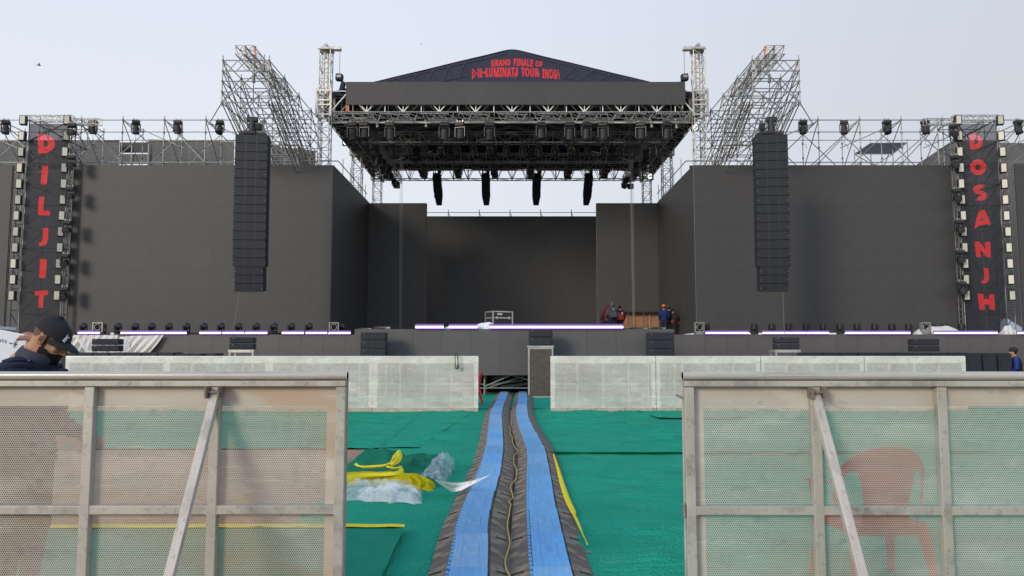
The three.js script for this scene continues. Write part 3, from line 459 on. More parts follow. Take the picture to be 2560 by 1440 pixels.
// ---------- LED batten lights on the deck edge, floor lamps, fans ----------
const cellG = (() => { const m = new MB(); for (let i = 0; i < 14; i++) m.geo(new THREE.SphereGeometry(.048, 8, 5, 0, Math.PI * 2, 0, Math.PI / 2).rotateX(Math.PI / 2), new THREE.Matrix4().makeTranslation(-.455 + i * .07, 0, .035)); return m.g(); })();
const glow = [[1, .82, 1], [.95, .9, 1], [.88, .72, 1]].map(c => new THREE.MeshStandardMaterial({ color: 0x111111, emissive: col(c[0] * .86, c[1] * .74, c[2]), emissiveIntensity: 2.3, roughness: .4 }));
const glowRim = new THREE.MeshStandardMaterial({ color: 0x111111, emissive: col(.42, .2, 1), emissiveIntensity: .6, roughness: .5 });
function batten(label, x, y, z, k) {
  const t = thing('led_batten', label, 'LED light bar', [x, y, z], 0, 'glowing LED bars on the stage edge');
  mesh('housing', rboxG(1.0, .13, .06, .012), M.black, t, [0, .015, 0]); mesh('led_cells', cellG, glow[k], t); new MB().box(0, .088, .02, .98, .03, .05).box(0, -.058, .02, .98, .022, .05).build('led_rim', glowRim, t);
  const l = new THREE.RectAreaLight(new THREE.Color(.72, .45, 1), 1.6, .98, .07); l.position.set(0, 0, .085); l.rotation.set(-.35, Math.PI, 0); t.add(l);
}
{
  const runs = [[190, 262, 836, SF, 'left deck edge'], [305, 470, 836, SF, 'left deck edge'], [500, 672, 836, SF, 'left deck edge'], [705, 880, 834, SF, 'left deck edge'], [1033, 1200, 820, TF, 'middle deck edge'], [1226, 1554, 820, TF, 'middle deck edge'], [1762, 1870, 833, SF, 'right deck edge'], [1903, 2070, 833, SF, 'right deck edge'], [2110, 2272, 833, SF, 'right deck edge'], [2332, 2488, 832, SF, 'right deck edge'], [2530, 2600, 832, SF, 'right deck edge']];
  const cnt = {}; let q = 0;
  for (const [a, b, py, d, n] of runs) { const X0 = XA(a, py, d), X1 = XA(b, py, d), k = Math.max(1, Math.round((X1 - X0) / 1.0)); for (let i = 0; i < k; i++) { const c = cnt[n] = (cnt[n] ?? -1) + 1; batten(`glowing purple-white LED bar on the ${n}, ${ORD[c]} from the left`, X0 + (X1 - X0) * (i + .5) / k, DK + .065, -d + .1, n.startsWith('mid') ? (q++ % 2) : (q++ % 3)); } }
}
{
  const L = [208, 256, 295, 338, 379, 422, 466, 509, 552, 596, 640, 684, 728, 772, 853], R = [1766, 1886, 1930, 1972, 2016, 2058, 2100, 2143, 2187, 2230, 2272, 2330, 2362, 2404];
  L.forEach((px, i) => movingHead(`black moving head lamp on the left deck edge, ${ORD[i]} from the left`, [XA(px, 825, SF + .55), DK + .02, -SF - .55], 'floor lamps along the left deck edge', { up: true, s: .78, turn: .75 + rr(-.05, .05), tilt: -1.0 }));
  R.forEach((px, i) => movingHead(`black moving head lamp on the right deck edge, ${ORD[i]} from the left`, [XA(px, 825, SF + .55), DK + .02, -SF - .55], 'floor lamps along the right deck edge', { up: true, s: .78, turn: -.9 + rr(-.1, .1), tilt: .15 }));
  const fan = (label, px, d) => { const t = thing('stage_fan', label, 'fan', [XA(px, 825, d), DK, -d], .1, 'square fans on the deck edge'); const fr = new MB(); for (const s of [-1, 1]) { fr.box(s * .2, .33, 0, .05, .45, .16); fr.box(0, .33 + s * .2, 0, .37, .05, .16); } fr.geo(new THREE.TorusGeometry(.13, .02, 6, 20), new THREE.Matrix4().makeTranslation(0, .33, .07)); fr.build('frame', M.tube, t); const bl = new MB(); for (let i = 0; i < 5; i++) bl.box(.07 * Math.cos(i * 1.2566), .33 + .07 * Math.sin(i * 1.2566), 0, .12, .045, .008, [.5, 0, i * 1.2566]); bl.geo(cyl(.035, .035, .06).rotateX(Math.PI / 2), new THREE.Matrix4().makeTranslation(0, .33, .02)); bl.build('blade', M.black, t); mesh('back_plate', boxG(.36, .36, .01), M.blackSoft, t, [0, .33, -.07]); mesh('foot', boxG(.42, .09, .3), M.tube, t, [0, .05, 0]); };
  fan('square grey fan on the left deck edge, nearest the banner tower', 245, SF + .25); fan('square grey fan on the left deck edge, beside the thrust', 835, SF + .25); fan('square grey fan on the right deck edge, beside the thrust', 1748, SF + .25); fan('square grey fan on the right deck edge, in front of the white cloth', 2313, SF + .25);
}
// under-roof lamps
{
  [882, 912, 976, 1111, 1151, 1224, 1352, 1424, 1465, 1508, 1602, 1666].forEach((px, i) => movingHead(`moving head lamp under the front roof truss, ${ORD[i]} from the left`, [XA(px, 300, RF + .5), RY - .3, -RF - .5], 'lamps under the front roof truss', { s: 1.35, tilt: rr(-.2, .5), turn: rr(-.4, .4) }));
  for (let i = 0; i < 18; i++) movingHead(`lamp under the first hung truss, ${ORD[i]} from the left`, [XA(940 + i * 40.7, 365, 41.2), HT1 - .06, -41.2], 'lamps under the first hung truss', { s: .95, tilt: rr(-.3, .3), turn: rr(-.5, .5) });
  [943, 1065, 1143, 1628, 1690].forEach((px, i) => { const p = at(px, 308, RF + .7); const t = thing('spot_lamp', `small pale tubular spot lamp under the front truss, ${ORD[i]} from the left`, 'spot lamp', p); mesh('can', cyl(.06, .075, .5), std(.5, .5, .5, .4, .4), t, null, [rr(-.3, .3), 0, .1]); mesh('clamp', boxG(.1, .24, .1), M.black, t, [0, .3, 0]); });
  [[865, 355, 44], [912, 411, 51.6], [1737, 318, 40], [1625, 441, 51.6]].forEach(([x, y, d], i) => { const t = thing('flood_light', `lit white floodlight on the ${['left side truss, upper one', 'left rear corner of the roof', 'right side truss, upper one', 'right rear corner of the roof'][i]}`, 'floodlight', at(x, y, d), x < 1280 ? .3 : -.3); mesh('housing', rboxG(.42, .42, .2, .06), M.black, t, [0, 0, -.12]); const e = mesh('lamp_face', new THREE.SphereGeometry(.17, 16, 10).scale(1, 1.1, .3), new THREE.MeshStandardMaterial({ color: 0x888888, emissive: col(.9, 1, .95), emissiveIntensity: 1.6 }), t, [0, 0, 0]); mesh('bracket', boxG(.06, .6, .06), M.tubeDark, t, [0, .3, -.12]); const l = new THREE.RectAreaLight(new THREE.Color(.9, 1, .95), 2, .3, .3); l.position.set(0, 0, .07); l.rotation.y = Math.PI; t.add(l); });
}
// curved speaker columns below the rear truss, lamp pods running front to back
[1092, 1214, 1342, 1472].forEach((px, k) => {
  const d = 50.6, t = thing('hanging_speaker_column', `curved black speaker column under the rear roof truss, ${ORD[k]} from the left`, 'hanging speakers', [XA(px, 430, d), YA(432, d), -d], 0, 'rear speaker columns'); let y = -.2, z = 0;
  mesh('rigging_frame', new MB().box(0, -.1, 0, .5, .07, .5).bar([-.25, -.1, .15], [0, .9, .1], .02).bar([.25, -.1, -.15], [0, .9, -.1], .02).bar([.25, -.1, .2], [-.3, .5, .3], .014).bar([-.25, -.1, .2], [.3, .4, .3], .014).box(.16, .25, -.1, .22, .5, .25).g(), M.black, t);
  for (let i = 0; i < 10; i++) { const a = .8 + .03 * i, h = .26, w = i < 7 ? .58 : .58 - (i - 6) * .06; mesh('cabinet', rboxG(w, h - .015, .46, .05), M.speaker, t, [rr(-.01, .01), y - h / 2 * Math.cos(a), z - h / 2 * Math.sin(a) * 1.0], [a, 0, 0]); y -= h * Math.cos(a) * .96; z -= h * Math.sin(a); }
});
[-5.8, -3.5, -1.15, 1.2, 3.65, 6.05].forEach((x, k) => {
  const t = thing('lamp_pod', `dark pod of lamps running front to back inside the roof rig, ${ORD[k]} from the left`, 'lamp pod', [x, HT1 + .42, -45.6], 0, 'lamp pods inside the roof rig');
  trussMB(new MB(), [0, .1, 3.8], [0, .1, -4.2], .4, .4, .5, .024, .014).build('truss_frame', M.black, t);
  for (let i = 0; i < 9; i++) mesh('lamp_housing', rboxG(.42, .44, .56, .1), M.black, t, [rr(-.04, .04), -.28 + rr(-.05, .05), 3.5 - i * .9], [rr(-.3, .3), rr(-.2, .2), 0]);
  mesh('lamp_yoke', new MB().box(-.29, -.2, 3.82, .04, .42, .1).box(.29, -.2, 3.82, .04, .42, .1).box(0, .0, 3.82, .6, .04, .1).g(), M.aluDim, t); 
  const w = new MB(); for (const z of [3, 0, -3]) w.bar([0, .3, z], [0, 1.6, z], .012, 4); w.build('suspension_wire', M.cable, t).userData.kind = 'stuff';
});
for (const [px, n] of [[1000, 'left'], [1580, 'right']]) { const mb = new MB(); for (const o of [-.07, 0, .09]) mb.bar([XA(px, 600, 41.5) + o, RTOP - .3, -41.5], [XA(px + 3, 700, 41.5) + o * .6, DK, -41.5], n === 'right' ? (o === 0 ? .014 : .01) : .007, 5); tag(mb.build('hanging_cable', n === 'right' ? M.rope : M.tube), `bundle of thin cables dropping from the roof to the deck, ${n} one`, 'cable'); }
// ---------- scaffolds ----------
const T = .026;
for (const [s, n] of [[-1, 'left'], [1, 'right']]) {   // scaffold towers that carry the main speaker arrays
  const t = thing('scaffold_tower', `tall stepped tube scaffold leaning out above the ${n} speaker array`, 'scaffold', [0, 0, 0]);
  const xo = s < 0 ? XA(556, 200, 32) : XA(1998, 200, 32), xi = s < 0 ? XA(672, 200, 32) : XA(1882, 200, 32), zs = [32, 34.2, 36.6, 38.9, 41.2], top = YA(151, 32), lv = [0, .47, .93, 1.4, 1.87].map(k => top - k), low = WT + .35;
  const led = new MB(), dia = new MB(), col_ = new MB();
  zs.forEach((z, i) => { const yb = i === 0 ? lv[4] - .15 : i < 2 ? WT + .4 : DK - 2; const tp = top + .22; for (const x of [xo, xi]) { new MB().bar([x, yb, -z], [x, tp - .02 * i, -z], T, 6).build('standard', M.tube, t); for (const y of lv) col_.bar([x, y - .04, -z], [x, y + .04, -z], T * 1.7, 6); } });
  const lvl = [...lv, lv[4] - .6, lv[4] - 1.1];
  zs.forEach((z, i) => { for (const y of i === 0 ? lv : lvl) { if (i < 4 || y > 12) led.bar([xo, y, -z], [xi, y, -z], T * .95, 6); if (i < 4) for (const x of [xo, xi]) led.bar([x, y, -z], [x, y, -zs[i + 1]], T * .9, 6); } });
  for (const x of [xo, xi]) {
    for (let i = 0; i < 4; i++) { dia.bar([x, top, -zs[i]], [x, lv[4], -zs[i + 1]], T * .9, 6); dia.bar([x, lv[4], -zs[i]], [x, top, -zs[i + 1]], T * .9, 6); }
    for (let k = 0; k < 5; k++) { dia.bar([x + s * .02, lv[k], -32.05], [x, lv[k] - 3.1, -38.9], T, 6); dia.bar([x, lv[k] + .1, -34.2], [x, lv[k] - 2.9, -41], T * .9, 6); }
    for (let k = 0; k < 4; k++) dia.bar([x - s * .05 * k, lv[4] + .1 * k, -32 - .25 * k], [x - s * .05 * k, WT + .1, -35.2 - .45 * k], T, 6);
    for (let k = 0; k < 3; k++) dia.bar([x, lv[4] - .5 * k, -36.6], [x, WT - .6 - .4 * k, -40 + .3 * k], T, 6);
  }
  dia.bar([xi, top - .05, -32], [xo, lv[4], -32], T, 6); dia.bar([xo, lv[4], -32.02], [xo + s * 2.7, YA(300, 37.5) - .3, -37.3], T, 6);
  for (let i = 1; i < 4; i++) { dia.bar([xi, top, -zs[i]], [xo, lv[3], -zs[i]], T * .9, 6); dia.bar([xo, lv[4], -zs[i]], [xi, WT + .4, -zs[i]], T * .9, 6); dia.bar([xi, lv[4], -zs[i]], [xo, WT + .4, -zs[i]], T * .9, 6); }
  for (const [a, b] of [[.12, .32], [.3, .5], [.52, .72], [.75, .93]]) { const x1 = xo + (xi - xo) * a, x2 = xo + (xi - xo) * b; dia.bar([x1, lv[1], -32], [x2, top, -32], T * .8, 5); dia.bar([x2, top, -32], [x2 + (x2 - x1), lv[1], -32], T * .8, 5); }
  for (const k of [.06, .94]) new MB().bar([xo + (xi - xo) * k, lv[1], -32], [xo + (xi - xo) * k, top, -32], T, 6).build('standard', M.tube, t);
  led.build('ledger', M.tube, t); dia.build('brace', M.tube, t); col_.build('coupler', M.tubeDark, t).userData.kind = 'stuff';
  const bx = s < 0 ? XA(612, 135, 31.7) : XA(1938, 135, 31.7), c = thing('truss_beam', `twin aluminium truss beam on top of the ${n} scaffold`, 'truss', [bx, top + .32, -31.6]);
  for (const o of [-.2, .2]) trussMB(new MB(), [o, 0, 0], [o * .9, 0, -6], .36, .38, .5, .024, .014).build('truss_frame', M.alu, c);
  new MB().box(-s * .42, .02, -.2, .04, .44, .05).build('ratchet_strap', M.orange, c);
  const hc = thing('hoist_chain', `chain hoist and chain holding the ${n} speaker array`, 'hoist', [s < 0 ? XA(633, 250, 31.6) : XA(1925, 250, 31.6), top, -31.6]);
  new MB().bar([0, .1, 0], [0, -1.9, 0], .022, 5).bar([s * -.42, .1, 0], [s * -.42, -.7, 0], .02, 5).build('chain', M.tubeDark, hc); mesh('motor', cyl(.055, .07, .36, 10), M.tubeDark, hc, [0, -.95, 0]); mesh('motor', cyl(.05, .065, .3, 10), M.tubeDark, hc, [-s * .42, -.5, 0]);
}
for (const [s, n] of [[-1, 'left'], [1, 'right']]) {   // scaffold running along the tops of the LED walls
  const t = thing('scaffold', `long tube scaffold above the ${n} LED wall carrying moving heads`, 'scaffold', [0, 0, 0]);
  const zf = 37.6, zr = 39.7, yt = YA(300, zf), yb = YA(406, zf), P = new MB(), Lg = new MB(), D = new MB(), xs = []; for (let k = -4; k <= 3; k++) xs.push(s * (19.7 - 2.1 * k)); 
  xs.forEach((x, i) => {
    new MB().bar([x, yb - .4, -zf], [x, yt + .22, -zf], T, 6).build('standard', M.tube, t); new MB().bar([x, yb - 6, -zr], [x, yt + .2, -zr], T, 6).build('standard', M.tube, t);
    Lg.bar([x, yt, -zf], [x, yt, -zr], T * .9, 6).bar([x, yb, -zf], [x, yb, -zr], T * .9, 6);
    D.bar([x, yt - .05, -zf], [x + s * .0, yb + .1, -zr], T * .95, 6); D.bar([x, yb, -zf], [x, yb - .8, -zf - 1.2], T, 6);
    if (i < xs.length - 1) { const x2 = xs[i + 1]; D.bar([x, yt, -zf], [x2, yb, -zr + .1], T * .95, 6); D.bar([x, yb, -zr], [x2, yt - .1, -zr], T * .95, 6); if (i % 2) D.bar([x2, yb, -zf], [x, yt, -zf - .03], T * .95, 6); else D.bar([x, yt - .05, -zf - .05], [x2 - s * 1.0, yb + .75, -zf - .05], T * .95, 6); }
    for (const y of [yt, yb, yb + .75, yt - .65]) { P.bar([x, y - .05, -zf], [x, y + .05, -zf], T * 1.8, 6); P.bar([x, y - .05, -zr], [x, y + .05, -zr], T * 1.8, 6); }
  });
  for (const z of [zf, zr]) for (const y of [yt, yb]) Lg.bar([xs[0], y, -z], [xs.at(-1), y, -z], T, 6);
  Lg.bar([xs[1], yt - .45, -zr], [xs.at(-1), yt - .45, -zr], T * .8, 6); Lg.bar([s * 13.3, yb + .06, -zf + .05], [s * 8.75, yb + .06, -zf + .05], T * 1.1, 6); Lg.bar([s * 8.75, yb + .06, -zf + .05], [s * 8.72, yb - .05, -45], T, 6);
  for (const d of [38.6, 40.4, 42.6, 44.6]) new MB().bar([s * 8.74, yb - .6, -d], [s * 8.74, yb + .42, -d], T * .8, 5).build('standard', M.tube, t);
  P.build('coupler', M.tubeDark, t).userData.kind = 'stuff'; Lg.build('ledger', M.tube, t); D.build('brace', M.tube, t);
  mesh('toe_board', boxG(15, .16, .04), M.blackSoft, t, [s * 16.5, yb - .18, -zf - .25]);
  const hp = s < 0 ? [15, 233, 340, 445, 550] : [2007, 2110, 2217, 2313, 2545];
  hp.forEach((px, i) => movingHead(`moving head lamp hanging from the scaffold above the ${n} LED wall, ${ORD[i]} from the left`, [XA(px, 310, zf), yt - .05, -zf], `lamps on the ${n} scaffold`, { s: 1.05, tilt: rr(-.5, .5), turn: rr(-.6, .6) }));
  const dr = new MB(); hp.forEach((px) => { const x = XA(px, 310, zf); dr.geo(new THREE.TubeGeometry(new THREE.CatmullRomCurve3([V(x, yt - .6, -zf), V(x + .02, yt - 1.0, -zf), V(x - .03, yt - 1.25, -zf), V(x + .12, yt - 1.3, -zf), V(x + .16, yt - 1.5, -zf)]), 14, .01, 4)); }); dr.build('hanging_cable', M.cable, t).userData.kind = 'stuff';
}
// ---------- lettered banner towers with lamps ----------
const letters = { left: [['D', 95, 138, 336, 384], ['I', 104, 121, 415, 462], ['L', 97, 128, 492, 540], ['J', 97, 122, 571, 617], ['I', 100, 117, 649, 697], ['T', 86, 121, 728, 772]], right: [['D', 2422, 2456, 336, 374], ['O', 2425, 2464, 399, 438], ['S', 2431, 2467, 462, 502], ['A', 2433, 2475, 526, 574], ['N', 2437, 2476, 604, 645], ['J', 2450, 2472, 672, 711], ['H', 2445, 2485, 736, 777]] };
for (const [s, n] of [[-1, 'left'], [1, 'right']]) {
  const D0 = 36.2, pe = s < 0 ? [66, 170] : [2394, 2497], yt = YA(300, D0), y0 = DK - .03, xa = (XA(pe[0], 300, D0) + XA(s < 0 ? 50 : 2412, 830, D0)) / 2, xb = (XA(pe[1], 300, D0) + XA(s < 0 ? 152 : 2515, 830, D0)) / 2, w = xb - xa;
  const tilt = (XA(pe[0], 300, D0) - XA(s < 0 ? 50 : 2412, 830, D0)) / (yt - y0) * .0;
  const t = thing('banner_tower', `dark tube scaffold tower behind the ${n} red-lettered banner`, 'scaffold tower', [xa, y0, -D0], 0);
  const P = new MB(), D = new MB(), H = yt - y0, o = s < 0 ? -.9 : w + .9;
  for (const x of [0, w]) for (const z of [-.06, -1.6]) P.bar([x, 0, z], [x, H + .2, z], T, 6); P.bar([o, 0, -.8], [o, H - 2, -.8], T, 6);
  for (let k = 0; k <= 10; k++) { const y = H * k / 10; for (const z of [-.08, -1.6]) D.bar([0, y, z], [w, y, z], T * .9, 6); for (const x of [0, w]) D.bar([x, y, 0], [x, y, -1.6], T * .9, 6); if (k < 8) { D.bar([s < 0 ? 0 : w, y + .2, -.3], [o, y + .2, -.8], T * .9, 6); D.bar([s < 0 ? 0 : w, y + .2, -.3], [o, y + 1.1, -.8], T * .9, 6); }
    if (k < 10) { const y2 = H * (k + 1) / 10; if (k % 2) D.bar([0, y, -1.6], [w, y2, -1.6], T * .9, 6); else D.bar([w, y, -1.6], [0, y2, -1.6], T * .9, 6); if (k > 7 || (s > 0 && k % 3 === 0)) { D.bar([0, y, -.1], [w, y2, -.1], T, 6); D.bar([w, y, -1.6], [0, y2, -.1], T, 6); } D.bar([0, y, -.06], [0, y2, -1.6], T * .9, 6); D.bar([w, y2, -.06], [w, y, -1.6], T * .9, 6); } }
  P.build('standard', M.tube, t); D.build('brace', M.tubeDark, t);
  trussMB(new MB(), [-.1, H + .1, -.1], [w + .1, H + .1, -.1], .28, .28, .35, .02, .011).build('truss_frame', M.alu, t);
  trussMB(new MB(), [s < 0 ? w : -1.3, H + .02, -.4], [s < 0 ? w + 1.3 : 0, H + .02, -.4], .28, .28, .35, .02, .011).build('truss_frame', M.alu, t);
  // the banner
  const cw = 340, cv = document.createElement('canvas'), by = YA(308, D0 - .05), chh = Math.round(cw * (by - y0) / (w - .06)); cv.width = cw; cv.height = chh; const c = cv.getContext('2d'), bx0 = xa + .03, bw = w - .06;
  c.fillStyle = 'rgb(42,43,49)'; c.fillRect(0, 0, cw, chh); c.fillStyle = c.strokeStyle = 'rgb(218,44,46)';
  for (const [ch, p0, p1, q0, q1] of letters[n]) {
    const X = (px, py) => (XA(px, py, D0) - bx0) / bw * cw, Y = (py) => (by - YA(py, D0)) / (by - y0) * chh, x0 = X(p0, q0), x1 = X(p1, q0), ya = Y(q0), yb = Y(q1), W = x1 - x0, Hh = yb - ya;
    const pl = (pts) => { c.beginPath(); pts.forEach(([x, y], i) => i ? c.lineTo(x0 + W * x, ya + Hh * y) : c.moveTo(x0 + W * x, ya + Hh * y)); c.closePath(); c.fill(); };
    const cut = (fn) => { c.fillStyle = 'rgb(42,43,49)'; fn(); c.fillStyle = 'rgb(218,44,46)'; };
    if (ch === 'I') pl([[.05, 0], [1, .02], [.9, 1], [0, .98]]);
    if (ch === 'L') pl([[0, .02], [.42, 0], [.46, .74], [1, .76], [.98, 1], [.05, .98]]);
    if (ch === 'T') pl([[0, .05], [.98, 0], [1, .26], [.72, .27], [.7, 1], [.36, .98], [.38, .28], [.08, .3]]);
    if (ch === 'J') pl([[.42, .02], [1, 0], [.95, .6], [.85, .82], [.65, .94], [.1, 1], [0, .84], [.3, .74], [.42, .55]]);
    if (ch === 'H') pl([[0, 0], [.36, .02], [.36, .34], [.68, .34], [.68, .05], [1, .04], [1, 1], [.68, 1], [.68, .68], [.38, .66], [.4, 1], [.06, .98]]);
    if (ch === 'N') pl([[0, 0], [.3, .04], [.66, .5], [.64, .06], [.98, .04], [1, 1], [.72, .98], [.34, .52], [.36, 1], [.04, .98]]);
    if (ch === 'A') { pl([[.34, .02], [.68, 0], [.95, .5], [1, .78], [.62, .76], [.36, .8], [.0, 1]]); cut(() => pl([[.42, .46], [.58, .44], [.56, .56], [.44, .58]])); }
    if (ch === 'D') { c.beginPath(); c.moveTo(x0, ya); c.lineTo(x0 + W * .35, ya); c.ellipse(x0 + W * .35, ya + Hh / 2, W * .65, Hh / 2, 0, -Math.PI / 2, Math.PI / 2); c.lineTo(x0 + W * .06, yb); c.closePath(); c.fill(); cut(() => { c.beginPath(); c.moveTo(x0 + W * .36, ya + Hh * .36); c.ellipse(x0 + W * .42, ya + Hh * .5, W * .22, Hh * .17, 0, -Math.PI / 2, Math.PI / 2); c.lineTo(x0 + W * .36, ya + Hh * .64); c.closePath(); c.fill(); }); }
    if (ch === 'O') { c.beginPath(); c.ellipse(x0 + W / 2, ya + Hh / 2, W / 2, Hh / 2, 0, 0, 7); c.fill(); cut(() => { c.beginPath(); c.ellipse(x0 + W * .5, ya + Hh * .48, W * .18, Hh * .19, 0, 0, 7); c.fill(); }); }
    if (ch === 'S') pl([[.15, .1], [.4, 0], [.88, 0], [.66, .26], [.44, .3], [.5, .36], [.85, .44], [1, .64], [.9, .88], [.68, 1], [.18, 1], [.34, .76], [.6, .72], [.58, .64], [.2, .56], [0, .38], [.02, .22]]);
  }
  const tx = new THREE.CanvasTexture(cv); tx.colorSpace = THREE.SRGBColorSpace; tx.magFilter = THREE.LinearFilter;
  const g = surf((u, v) => V(bx0 + bw * u + .012 * Math.sin(v * 31), y0 + .05 + (by - y0 - .05) * v, -D0 + .0 + .02 * Math.sin(u * 7 + v * 19) + .012 * Math.sin(v * 55)), 12, 60);
  const bn = mesh('mesh_banner', g, new THREE.MeshStandardMaterial({ map: tx, roughness: .85, transparent: true, opacity: s < 0 ? .82 : .72, side: THREE.DoubleSide })); tag(bn, `tall black mesh banner with red capital letters, ${n} of the stage`, 'banner');
  // square lamps up both edges
  const hb = rboxG(.3, .47, .24, .02), fp = rboxG(.21, .4, .03, .008), rows = 12, py0 = 301, py1 = 739;
  const edge = s < 0 ? { left: [59, 31], right: [168, 143] } : { left: [2394, 2415], right: [2500, 2530] };
  for (const e of ['left', 'right']) for (let i = 0; i < rows; i++) {
    const py = py0 + (py1 - py0) * i / (rows - 1), px = edge[e][0] + (edge[e][1] - edge[e][0]) * i / (rows - 1), p = at(px, py, D0 - .22);
    const b = thing('blinder_light', `square cream-fronted lamp on the ${e} edge of the ${n} banner tower, ${ORD[i]} from the top`, 'stage light', p, s * -.45 * (s < 0 ? (e === 'left' ? .5 : 1) : (e === 'left' ? .3 : 1)) + rr(-.12, .12), `square lamps on the ${n} banner tower`);
    mesh('housing', hb, M.black, b, [0, 0, 0]); mesh('front_panel', fp, rnd() < .7 ? M.cream : std(.5, .5, .4, .4), b, [0, 0, .12]); mesh('bracket', new MB().box(0, 0, -.14, .08, .08, .14).bar([-.17, 0, 0], [-.17, 0, -.2], .012).g(), M.tubeDark, b);
  }
  // pole of moving heads on the inner edge
  const mp = s < 0 ? [[180, 328], [178, 408], [175, 487], [168, 572], [163, 655], [161, 738]] : [[2384, 330], [2386, 408], [2392, 492], [2399, 570], [2401, 645], [2405, 724]];
  const pl = thing('lamp_pole', `upright truss pole of moving heads at the inner edge of the ${n} banner tower`, 'pole', [XA(mp[0][0], 330, 36.1), DK, -36.1]); { const m = new MB(); m.bar([0, 0, 0], [0, yt - DK - .2, 0], .03, 6).bar([s * -.14, 0, -.05], [s * -.14, yt - DK - .2, -.05], .03, 6); for (let k = 0; k < 20; k++) m.bar([0, k * .45 + .2, 0], [s * -.14, k * .45 + .42, -.05], .014, 5); m.build('pole_truss', M.tubeDark, pl); }
  mp.forEach(([px, py], i) => { const p = at(px, py, 35.75); movingHead(`moving head lamp on the inner edge of the ${n} banner tower, ${ORD[i]} from the top`, [p.x, p.y + .36, p.z], `moving heads on the ${n} banner tower`, { s: 1.0, tilt: -1.2 + rr(-.2, .2), turn: s * -.2 }); });
}
// ---------- main speaker arrays ----------
for (const [s, n, pc] of [[-1, 'left', 624.5], [1, 'right', 1933]]) {
  const D0 = 31.6, X = XA(pc, 500, D0), top = YA(336, D0), w = 1.34, bh = (YA(336, D0) - YA(666, D0)) / 15, t = thing('speaker_array', `tall black hanging line array of speakers in front of the ${n} LED wall`, 'speaker array', [X, top, -D0], s < 0 ? .1 : -.1);
  const cab = (W, h) => { const m = new MB(); m.geo(rboxG(W, h - .012, .62, .012), new THREE.Matrix4().makeTranslation(0, 0, -.31)); return m.g(); };
  const front = (W, h) => { const m = new MB(); for (const [a, b] of [[-.5, -.165], [-.145, .145], [.165, .5]]) m.box(W * (a + b) / 2, 0, .006, W * (b - a) - .008, h - .03, .014); return m.g(); };
  const rails = (W, h) => { const m = new MB(); for (const q of [-.155, .155]) m.box(W * q, 0, .004, .03, h - .012, .012); for (const q of [-.18, .2]) { m.box(W * q, -h / 2 + .02, .02, .03, .07, .02).box(W * q + .03, -h / 2 - .01, .02, .05, .02, .02); } return m.g(); };
  const G = { b: [cab(w, bh), front(w, bh), rails(w, bh)] }, h2 = bh * .93; G.s = [cab(w * .88, h2), front(w * .88, h2), rails(w * .88, h2)];
  const dots = (W) => new MB().geo(new THREE.SphereGeometry(.018, 6, 4), new THREE.Matrix4().makeTranslation(-W * .47, -.02, .018)).geo(new THREE.SphereGeometry(.018, 6, 4), new THREE.Matrix4().makeTranslation(W * .47, -.02, .018)).g(), dg = { b: dots(w), s: dots(w * .88) };
  let y = -bh / 2, z = 0;
  for (let i = 0; i < 18; i++) {
    const k = i < 15 ? 'b' : 's', h = i < 15 ? bh : h2, a = i < 10 ? .012 * i * .3 : .03 + (i - 10) * .016;
    const c = mesh('cabinet', G[k][0], M.speaker, t, [0, y, z], [a, 0, 0]);
    mesh('grille', G[k][1], M.grille, c); mesh('rigging', G[k][2], std(.04, .042, .048, .5, .2), c); mesh('fixing', dg[k], steelDot, c);
    y -= (i === 14 ? (bh + h2) / 2 : h); z -= h * Math.sin(a);
  }
  new MB().box(0, .07, -.3, w * .8, .1, .5).box(-.12, .1, -.3, .5, .1, .6).bar([-.42, .1, -.3], [-.1, .6, -.3], .02).build('rigging_frame', M.black, t);
  mesh('motor', cyl(.13, .17, .62, 12), M.black, t, [s < 0 ? -.06 : .08, .42, -.3]); mesh('motor_head', rboxG(.46, .2, .22, .04), M.black, t, [s < 0 ? -.06 : .08, .74, -.3]); mesh('chain_bag', rboxG(.24, .3, .22, .06), M.blackSoft, t, [s < 0 ? .2 : -.3, .42, -.3]); mesh('clamp', boxG(.14, .62, .1), M.tubeDark, t, [s < 0 ? .36 : -.32, .4, -.35]);
  const ln = new MB().bar([s < 0 ? -.38 : .35, y + .2, -.3], [s < 0 ? -.62 : .38, y - 1.6, -.35], .008, 4).build('tie_line', M.rope, t); void ln;
}
// ---------- front-fill speakers, stands, cases, subwoofers ----------
function fillBox(label, group, x, y, z, w, h, d, ry = 0) { const t = thing('fill_speaker', label, 'speaker', [x, y, z], ry, group); mesh('cabinet', rboxG(w, h - .01, d, .03), M.speaker, t, [0, h / 2, -d / 2]); const g = new MB(); for (let i = 0; i < 3; i++) g.box(-w / 3 + .02 + i * (w / 3 - .02), h / 2, .004, w / 3 - .035, h - .06, .012); g.build('grille', M.grille, t); mesh('handle', boxG(.012, .09, .2), M.blackGloss, t, [w / 2 + .004, h / 2, -d / 2]); mesh('badge', boxG(.03, .02, .006), steelDot, t, [-w * .36, h * .78, .012]); return t; }
function flightCase(label, x, z, w, h, d, ry = 0, m = std(.11, .085, .07, .8, .05, { map: mott })) { const t = thing('flight_case', label, 'flight case', [x, 0, z], ry); mesh('panel', boxG(w - .03, h - .03, d - .03), m, t, [0, h / 2, 0]); const e = new MB(); for (const a of [-1, 1]) for (const b of [-1, 1]) { e.box(a * (w / 2 - .02), h / 2, b * (d / 2 - .02), .042, h, .042); e.box(0, a < 0 ? .022 : h - .022, b * (d / 2 - .02), w - .084, .044, .042); e.box(b * (w / 2 - .02), a < 0 ? .022 : h - .022, 0, .042, .044, d - .084); } e.build('edge_profile', M.alu, t); return t; }
